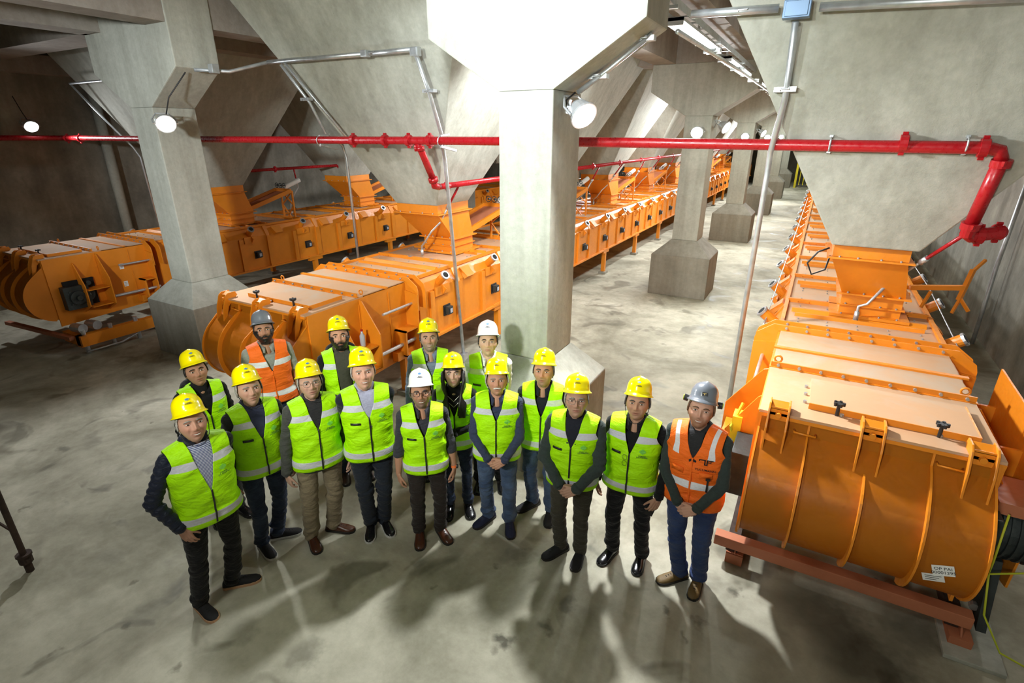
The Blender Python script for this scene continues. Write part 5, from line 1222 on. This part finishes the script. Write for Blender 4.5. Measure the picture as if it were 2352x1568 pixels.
            for sg in (-1, 1):
                e = MB(); xx = sg*.10*s; e.add([S((xx-.045, T(xx-.045, z, off, -1)-.012, z)) for z in (.69*h,)]+[S((xx+.045, T(xx+.045, .69*h, off, -1)-.012, .69*h)), S((xx+.045, T(xx+.045, .665*h, off, -1)-.012, .665*h)), S((xx-.045, T(xx-.045, .665*h, off, -1)-.012, .665*h))], [(0, 1, 2, 3)]); solid(e, 'pocket_flap', M_orv, vo, .005)
            e = MB(); e.box((-.016, -.008, 0), (.016, .008, .012)); e.box((-.006, -.11, .002), (.006, 0, .010)); put_on(e.mesh('radio_clip', M_black), 'radio_clip', vo, S((.12*s, T(.12*s, .66*h, off, -1)-.02, .668*h)), nrm(.12*s, .66*h))
    # ---------------- trousers
    b = MB(); b.ell(S((0, .008, .52*h)), (.172*wide*s, (.118+belly*.35)*s, .11*s), 24, 14)
    b.cap(S((-.06*s, .005, .55*h)), S((.06*s, .005, .55*h)), .105*s, .105*s)
    tw = legs[1] if len(legs) > 1 else 1.0
    for k in (0, 1):
        hp = S(hip[k]); kn = knee[k]; an = V((ank[k][0].x, ank[k][0].y, .055)); b.cap(hp, kn, .094*s*(.6+.4*wide), .066*s*tw, 16); b.cap(kn, kn+(an-kn)*.4, .066*s*tw, .064*s*tw, 16); b.cap(kn+(an-kn)*.4, an+V((0, 0, .035)), .064*s*tw, .062*s*tw, 16)
    me = remesh(b, .0105, smooth_it=3); a = verts_np(me); nr = np.empty(len(a)*3, 'f'); me.vertices.foreach_get('normal', nr); nr = nr.reshape(-1, 3); amp = np.zeros(len(a))
    for k in (0, 1):
        kz = knee[k].z; near = (np.abs(a[:, 0]-np.interp(a[:, 2], [0, kz, .52*h], [ank[k][0].x, knee[k].x, S(hip[k]).x])) < .11)
        ang = np.arctan2(a[:, 1]-knee[k].y, a[:, 0]-knee[k].x)
        nz = np.array([noise.noise(V((p[0]*8+seed, p[1]*8+k*5, p[2]*24+abs(p[0])*9))) for p in a]) if k == 0 else nz
        amp += near*nz*(.020*np.exp(-((a[:, 2]-.12)/.09)**2)+.013*np.exp(-((a[:, 2]-kz)/.11)**2)+.010*np.exp(-((a[:, 2]-.47*h)/.08)**2)+.004)
    a = a+nr*amp[:, None]; set_verts(me, a); me.materials.clear(); me.materials.append(legs[0]); me.name = 'trousers'
    tr = bpy.data.objects.new('trousers', me); COL.objects.link(tr); tr.parent = body
    # ---------------- shoes
    for k in (0, 1):
        fp, td = ank[k]; ctr = foot[k]; sd = V((td.y, -td.x, 0)); Ls = .285*s; secs = [(-.5, .026, .055), (-.44, .034, .085), (-.30, .037, .098), (-.12, .040, .092), (.05, .044, .070), (.22, .048, .055), (.36, .044, .046), (.46, .030, .036), (.50, .012, .026)]
        b1, b2 = MB(), MB(); r1, r2 = [], []
        for u, hw_, zt in secs:
            cc = ctr+td*(u*Ls+.01); row = []
            for i in range(11):
                t = PI*i/10; row.append(cc+sd*(hw_*1.02*math.cos(t)*abs(math.cos(t))**-.25 if abs(math.cos(t)) > .01 else 0)+V((0, 0, .018+(zt-.018)*math.sin(t)**.75)))
            r1.append(row)
            r2.append([cc+sd*(hw_+.005)+V((0, 0, .001)), cc+sd*(hw_+.005)+V((0, 0, .024)), cc-sd*(hw_+.005)+V((0, 0, .024)), cc-sd*(hw_+.005)+V((0, 0, .001))])
        b1.grid(r1); n1 = 11; b1.f += [tuple(range(11)), tuple(range(88, 99))[::-1]]; b1.m += [0, 0]
        b2.grid(r2, cv=True); b2.f += [(0, 1, 2, 3), (32, 33, 34, 35)]; b2.m += [0, 0]
        so = b1.build('shoe', shoe, body, smooth=True); b2.build('sole', sole or M_black, so)
        e = MB()
        for i in range(4):
            u = -.02+.075*i; cc = ctr+td*(u*Ls+.01); zt = np.interp(u, [q_[0] for q_ in secs], [q_[2] for q_ in secs]); e.tube([cc+sd*.026+V((0, 0, zt-.012)), cc+V((0, 0, zt+.003)), cc-sd*.026+V((0, 0, zt-.012))], .0028, 5)
        e.build('lace', shoe if 'black' in shoe.name else M_black, so)
    if watch:
        k, wm = watch; s0, el, wr = arms[k][:3]; d1 = (wr-el).normalized(); e = MB(); e.cyl(wr-d1*.022, wr+d1*.002, .030*s, .029*s, 16); e.cyl(wr-d1*.01+arms[k][4].normalized()*.024, wr-d1*.01+arms[k][4].normalized()*.036, .018, n=14, mi=1); e.build('wristwatch', [wm, M_black], body)
    LOG.append((label, tuple(round(x, 3) for x in lean)))
    return body, dict(S=S, T=T, Mh=Mh, arms=arms, h=h, s=s, body=body, up=up, M=body.matrix_basis.copy())
_hc = {}
def hair_mat(c):
    if c not in _hc:
        m = mat('hair_%02d' % len(_hc), c, .5, 0, .35, 60, .2, 70); _hc[c] = m
    return _hc[c]
def brow_mat(c): return hair_mat(tuple(min(1, x*.8) for x in c))
_sf = {}
def skin_flat(c):
    if c not in _sf: _sf[c] = mat('eyelid_skin_%02d' % len(_sf), tuple(x*.62 for x in c), .5)
    return _sf[c]
C_navy = cloth('navy_padded_jacket', (.010, .014, .030), .55, .5, 18); C_black = cloth('black_knit', (.008, .008, .009), .9, .4); C_char = cloth('charcoal_jacket', (.022, .022, .024), .8, .5)
C_greyol = cloth('grey_jacket', (.060, .062, .055), .8, .5); C_olive = cloth('olive_knit', (.055, .055, .04), .9, .3); C_lilac = cloth('lilac_shirt', (.35, .36, .48), .8, .3)
C_chshirt = cloth('charcoal_shirt', (.035, .035, .045), .85, .5); C_blue = cloth('blue_grey_shirt', (.16, .20, .28), .8, .5); C_white = cloth('white_shirt', (.75, .76, .80), .8, .5)
C_denim = cloth('navy_denim_shirt', (.035, .045, .09), .85, .5); C_dpolo = cloth('dark_polo', (.012, .014, .022), .85, .4); C_green = cloth('dark_green_sweater', (.035, .048, .044), .95, .4); C_beige = cloth('beige_polo', (.38, .36, .30), .85, .3)
C_grpolo = cloth('grey_beige_polo', (.30, .31, .27), .85, .3); C_stripe = cloth('striped_shirt', (.55, .57, .65), .8, .2, stripes=((.06, .08, .22), 32)); C_navysw = cloth('navy_sweater', (.03, .035, .07), .9, .2)
T_black = cloth('black_trousers', (.008, .008, .010), .8, .5); T_jean = cloth('dark_jeans', (.016, .026, .055), .85, .5, worn=(.05, .075, .13)); T_khaki = cloth('khaki_trousers', (.25, .20, .125), .85, .5); T_navy = cloth('navy_trousers', (.014, .019, .030), .8, .5)
T_brown = cloth('dark_brown_trousers', (.022, .015, .012), .8, .5); T_blue = cloth('blue_jeans', (.045, .075, .15), .85, .5, worn=(.10, .15, .25)); T_olive = cloth('olive_grey_trousers', (.052, .046, .032), .85, .5); T_jeanb = cloth('bright_blue_jeans', (.03, .055, .16), .85, .5, worn=(.06, .09, .2))
S_black = mat('black_leather_shoe', (.008, .008, .009), .22); S_blacks = mat('black_suede_shoe', (.012, .012, .014), .8); S_brown = mat('brown_leather_shoe', (.07, .022, .010), .3); S_navy = mat('navy_suede_shoe', (.008, .012, .04), .8); S_tan = mat('olive_tan_boot', (.16, .10, .03), .6, bump=.2)
S_white = mat('white_rubber_sole', (.65, .65, .62), .6); S_dsole = mat('dark_rubber_sole', (.02, .018, .016), .6); S_orange = mat('white_orange_sole', (.6, .35, .2), .6)
def G(x, y): g = ground(x, y); return (g.x, g.y)
def off(p, dx, dy): return (p[0]+dx, p[1]+dy)
SK1 = (.52, .275, .18); SK2 = (.43, .225, .14); SK3 = (.60, .34, .245); SK4 = (.36, .19, .115)
GREY = (.32, .30, .27); WHITE = (.36, .345, .31); BLK = (.010, .008, .007); DKG = (.06, .055, .05)
P = {}
def around(px, h, dx=.11, back=0.0):
    g = ground(px[0], px[1], h+.07); u = V((g.x, g.y, 0)).normalized(); r = V((-u.y, u.x, 0)); r = r if r.x > 0 else -r
    c = V((g.x, g.y, 0))+u*back; return (tuple((c-r*dx).xy), tuple((c+r*dx).xy))
P['navy'] = person('person in a navy padded jacket at the front left corner, hand in pocket, black trousers', (G(473, 1405), G(555, 1340)), (8, 62), (430, 915), 1.80, 12, shirt=(C_navy, 'thick', 'padded_jacket'), legs=(T_black,), shoe=S_blacks, sole=S_orange, armL='pocket', armR='back', skinc=(.50, .27, .19), hair=WHITE, wide=1.12, belly=.045, vneck=0.655, inner=C_stripe, innerw=1.0, collar=(C_navy, .10, 'open'), smile=.9, puff=.5, headyaw=4, seed=1, strap=True)
P['hoodie'] = person('person in a black hooded sweatshirt behind the front left man', around((440, 808), 1.72, .12, .02), (-10, 15), (440, 808), 1.72, 14, shirt=(C_black, 'thick', 'hoodie'), legs=(T_black,), shoe=S_black, armL='down', armR='down', skinc=SK2, hair=BLK, wide=.92, vneck=0.7, hood=True, closed=True, smile=.2, headyaw=6, seed=2, headroll=-4)
P['p3'] = person('man in a charcoal jacket with navy sweater, looking sideways, white soled trainers', (G(613, 1266), G(656, 1230)), (4, 66), (563, 845), 1.76, 14, shirt=(C_char, 'thick', 'jacket'), legs=(T_jean,), shoe=S_blacks, sole=S_white, armL='down', armR='down', skinc=(.48, .28, .20), hair=GREY, hairy='crop', wide=1.04, belly=.02, vneck=0.695, inner=C_navysw, collar=(C_beige, .03, 'open'), tab=True, headyaw=9, seed=3, longf=1.03, strap=True)
P['oback'] = person('bearded person in an orange vest over a beige polo, dark grey helmet', around((598, 718), 1.80, .12, .02), (-8, 12), (598, 718), 1.80, 6, helm='grey', helmlogo=False, vest='orange_back', shirt=(C_grpolo, 'thin', 'polo_shirt'), legs=(T_jean,), shoe=S_black, skinc=SK2, hair=BLK, beard=(.95, (.012, .009, .008)), vneck=0.7, sleeves='short', collar=(C_grpolo, .03, 'open'), hem=.50, seed=4, wide=1.03)
P['khaki'] = person('man in a grey jacket with khaki trousers, glasses and chin strap', (G(722, 1250), G(781, 1217)), (2, 52), (706, 832), 1.75, 8, shirt=(C_greyol, 'thick', 'jacket'), legs=(T_khaki, 1.12), shoe=S_brown, sole=S_dsole, skinc=(.50, .30, .22), hair=GREY, hairy='crop', wide=1.08, belly=.03, vneck=0.715, collar=(C_char, .035, 'open'), glasses='wire', headyaw=4, seed=5, strap=True, puff=.6, inner=C_char, innerw=.8, jacket_hem=.465)
P['dark'] = person('bearded person in a black hooded jacket and olive top, back row centre left', around((774, 731), 1.80, .12, .02), (-4, 10), (774, 731), 1.80, 4, shirt=(C_black, 'thick', 'hooded_jacket'), legs=(T_jean,), shoe=mat('dark_brown_boot', (.03, .018, .012), .4), skinc=SK1, hair=BLK, beard=(1., (.015, .010, .008)), vneck=.52, frontw=.055, inner=C_olive, innerw=1.05, hood=True, seed=6, wide=1.0, logo=False)
P['tall'] = person('tall smiling man in a lilac shirt and navy trousers, white soled black shoes', (G(852, 1222), G(889, 1212)), (-12, 10), (829, 806), 1.84, 4, shirt=(C_dpolo, 'thin', 'jacket'), legs=(T_navy,), shoe=S_black, sole=S_white, armL='back', armR='back', skinc=SK3, hair=WHITE, wide=1.04, belly=.02, vneck=0.73, inner=C_lilac, innerw=1.1, collar=(C_dpolo, .03, 'open'), tab=True, smile=.9, headyaw=2, seed=7, longf=1.04)
P['whitef'] = person('smiling man in a white helmet and black glasses, charcoal sleeves rolled up', (G(965, 1240), G(1019, 1230)), (-2, 22), (963, 855), 1.69, 0, helm='white', shirt=(C_chshirt, 'thin', 'shirt'), legs=(T_brown,), shoe=S_brown, sole=S_dsole, skinc=SK2, hair=DKG, hairy='crop', beard=(.7, (.15, .115, .095)), wide=.98, vneck=0.715, collar=(C_chshirt, .04, 'open'), tab=True, smile=1.0, glasses='black', sleeves='rolled', seed=8, watch=(1, mat('orange_strap', (.9, .2, .05), .5)))
P['blue'] = person('smiling bearded man in a blue grey shirt, back row centre', around((983, 736), 1.76, .11, .02), (-6, 10), (983, 736), 1.76, 2, shirt=(C_blue, 'thin', 'shirt'), legs=(T_black,), shoe=S_black, armL='down', armR='down', skinc=(.46, .26, .18), hair=(.04, .035, .03), beard=(.55, (.22, .2, .18)), vneck=0.72, collar=(C_blue, .035, 'open'), smile=.9, seed=9, tab=True)
P['woman'] = person('woman with long black hair and a black turtleneck, arm across her waist', around((1039, 815), 1.66, .10, .02), (-6, 12), (1039, 815), 1.66, -4, shirt=(C_black, 'thin', 'turtleneck'), legs=(T_jean, .85), shoe=S_black, armL='down', armR='across', skinc=(.55, .34, .26), hair=(.008, .006, .006), hairy='long', vneck=0.7, collar=(C_black, .05, 'stand'), closed=True, smile=.3, seed=10, wide=.86, headyaw=-2, nosef=.8, headwide=.94, longf=.97, watch=None)
P['asian'] = person('young person in a white shirt and white helmet, back row beside the column', around((1120, 742), 1.80, .12, -.02), (-6, 8), (1120, 742), 1.80, -2, helm='white', shirt=(C_white, 'thin', 'shirt'), legs=(T_black,), shoe=S_black, armL='back', armR='back', skinc=(.55, .36, .26), hair=BLK, vneck=0.72, collar=(C_white, .035, 'open'), tab=True, seed=11, nosef=.75, logo=False)
P['must'] = person('man with a white moustache in a navy denim shirt, hands clasped, faded blue jeans', (G(1114, 1198), G(1171, 1215)), (-42, 6), (1141, 828), 1.70, -4, shirt=(C_denim, 'thin', 'shirt'), legs=(T_blue, 1.06), shoe=S_navy, sole=S_dsole, armL='clasp_under', armR='clasp_over', skinc=SK1, hair=WHITE, hairy='bushy', mous=(.62, .60, .55), wide=1.08, belly=.03, vneck=0.735, collar=(C_denim, .035, 'open'), seed=12, puff=.3, headyaw=2)
P['backR'] = person('man in a dark polo shirt and jeans behind the right pair, hands behind his back', (G(1214, 1164), G(1262, 1190)), (-48, 0), (1250, 808), 1.75, -6, shirt=(C_dpolo, 'thin', 'polo_shirt'), legs=(T_blue,), shoe=S_blacks, armL='back', armR='back', skinc=SK1, hair=DKG, vneck=0.7, collar=(C_dpolo, .035, 'open'), smile=.2, seed=13, headyaw=-6, beard=(.45, (.2, .15, .12)))
P['specs'] = person('man in thin glasses and a dark green sweater, holding his own wrist, olive trousers', (G(1277, 1270), G(1328, 1286)), (-40, -4), (1327, 868), 1.76, -10, shirt=(C_green, 'thick', 'sweater'), legs=(T_olive,), shoe=S_blacks, sole=S_dsole, armL='clasp_under', armR='clasp_over', skinc=(.46, .27, .19), hair=GREY, vneck=0.72, wide=1.04, belly=.01, collar=(C_dpolo, .03, 'open'), inner=C_dpolo, innerw=.7, glasses='wire', tab=True, seed=14, longf=1.05, headyaw=2)
P['black'] = person('man in a black shirt and black trousers holding a phone, second from the right', (G(1397, 1278), G(1468, 1296)), (-18, 0), (1469, 875), 1.74, -10, shirt=(C_black, 'thin', 'shirt'), legs=(T_black,), shoe=S_black, armL='down', armR='phone', skinc=(.48, .27, .18), hair=DKG, hairy='crop', vneck=0.71, wide=1.12, belly=.045, collar=(C_black, .035, 'open'), tab=True, smile=.4, seed=15, puff=.8, strap=True, headyaw=-2)
P['oright'] = person('smiling man in an orange vest and grey helmet with earmuffs, far right of the group', (G(1545, 1330), G(1598, 1350)), (-44, 0), (1616, 887), 1.79, -8, helm='grey', helmlogo=False, vest='orange', shirt=(C_green, 'thin', 'sweater'), legs=(T_jeanb, 1.05), shoe=S_tan, sole=S_dsole, armL='clasp_under', armR='clasp_over', skinc=SK3, hair=(.16, .08, .04), beard=(.7, (.24, .11, .055)), vneck=0.74, wide=1.1, belly=.02, collar=(C_green, .04, 'open'), inner=C_char, innerw=.6, smile=1., seed=16, puff=.4, headroll=4)
# earmuffs and badge on the right helmet
pb, I = P['oright']; e = MB(); Mh = I['Mh']
for sg in (-1, 1): e.cyl(Mh @ V((sg*.090, .02, .055)), Mh @ V((sg*.118, .02, .058)), .026, n=16); e.cyl(Mh @ V((sg*.118, .02, .058)), Mh @ V((sg*.123, .02, .058)), .020, n=14, mi=1)
e.build('earmuffs', [M_black, M_cordY], pb)
e = MB(); e.box((-.018, -.013, 0), (.018, .013, .003)); e.box((-.012, .002, .003), (.012, .006, .004), 1); e.box((-.003, -.008, .003), (.003, .006, .004), 1)
put_on(e.mesh('helmet_badge', [M_black, mat('gold_print', (.7, .5, .15), .5)]), 'helmet_badge', pb, Mh @ V((0, -.1045, .118)), Mh.to_3x3() @ V((0, -1, .25)))
# necklace
pb, I = P['woman']; S_ = I['S']; T_ = I['T']; hh = I['h']; e = MB()
for dz in (0, .05):
    e.tube([S_((x, T_(x, .80*hh-dz+abs(x)*.9, .02, -1)-.006, .795*hh-dz+abs(x)*.9)) for x in [(-.07+.14*i/14) for i in range(15)]], .0022, 5)
e.build('necklace', M_silver, pb, smooth=True)
# hanging glasses
pb, I = P['black']; S_ = I['S']; T_ = I['T']; hh = I['h']; e = MB()
for k in (0, 1):
    cz = .70*hh-.055*k; e.tube([S_((-.03+.018*math.cos(a), T_(-.03, .70*hh, .02, -1)-.025, cz+.024*math.sin(a))) for a in [i*2*PI/12 for i in range(13)]], .0015, 5)
e.build('hanging_glasses', M_glass, pb, smooth=True)
# phone held by the man in black (a thing of its own)
a = I['arms'][1]; wr = a[2]; d = a[3].normalized(); nn = a[4].normalized(); pc = wr+d*.10-nn*.028
b = MB(); t_ = d.cross(nn).normalized(); b.bar(pc-t_*.0-d*.065, pc+d*.075, .072, .009, up=tuple(nn))
ph = b.build('phone', M_black, bevel=.002); ph.matrix_world = I['M']; tag(ph, 'black phone in the hand of the man in black', 'phone')
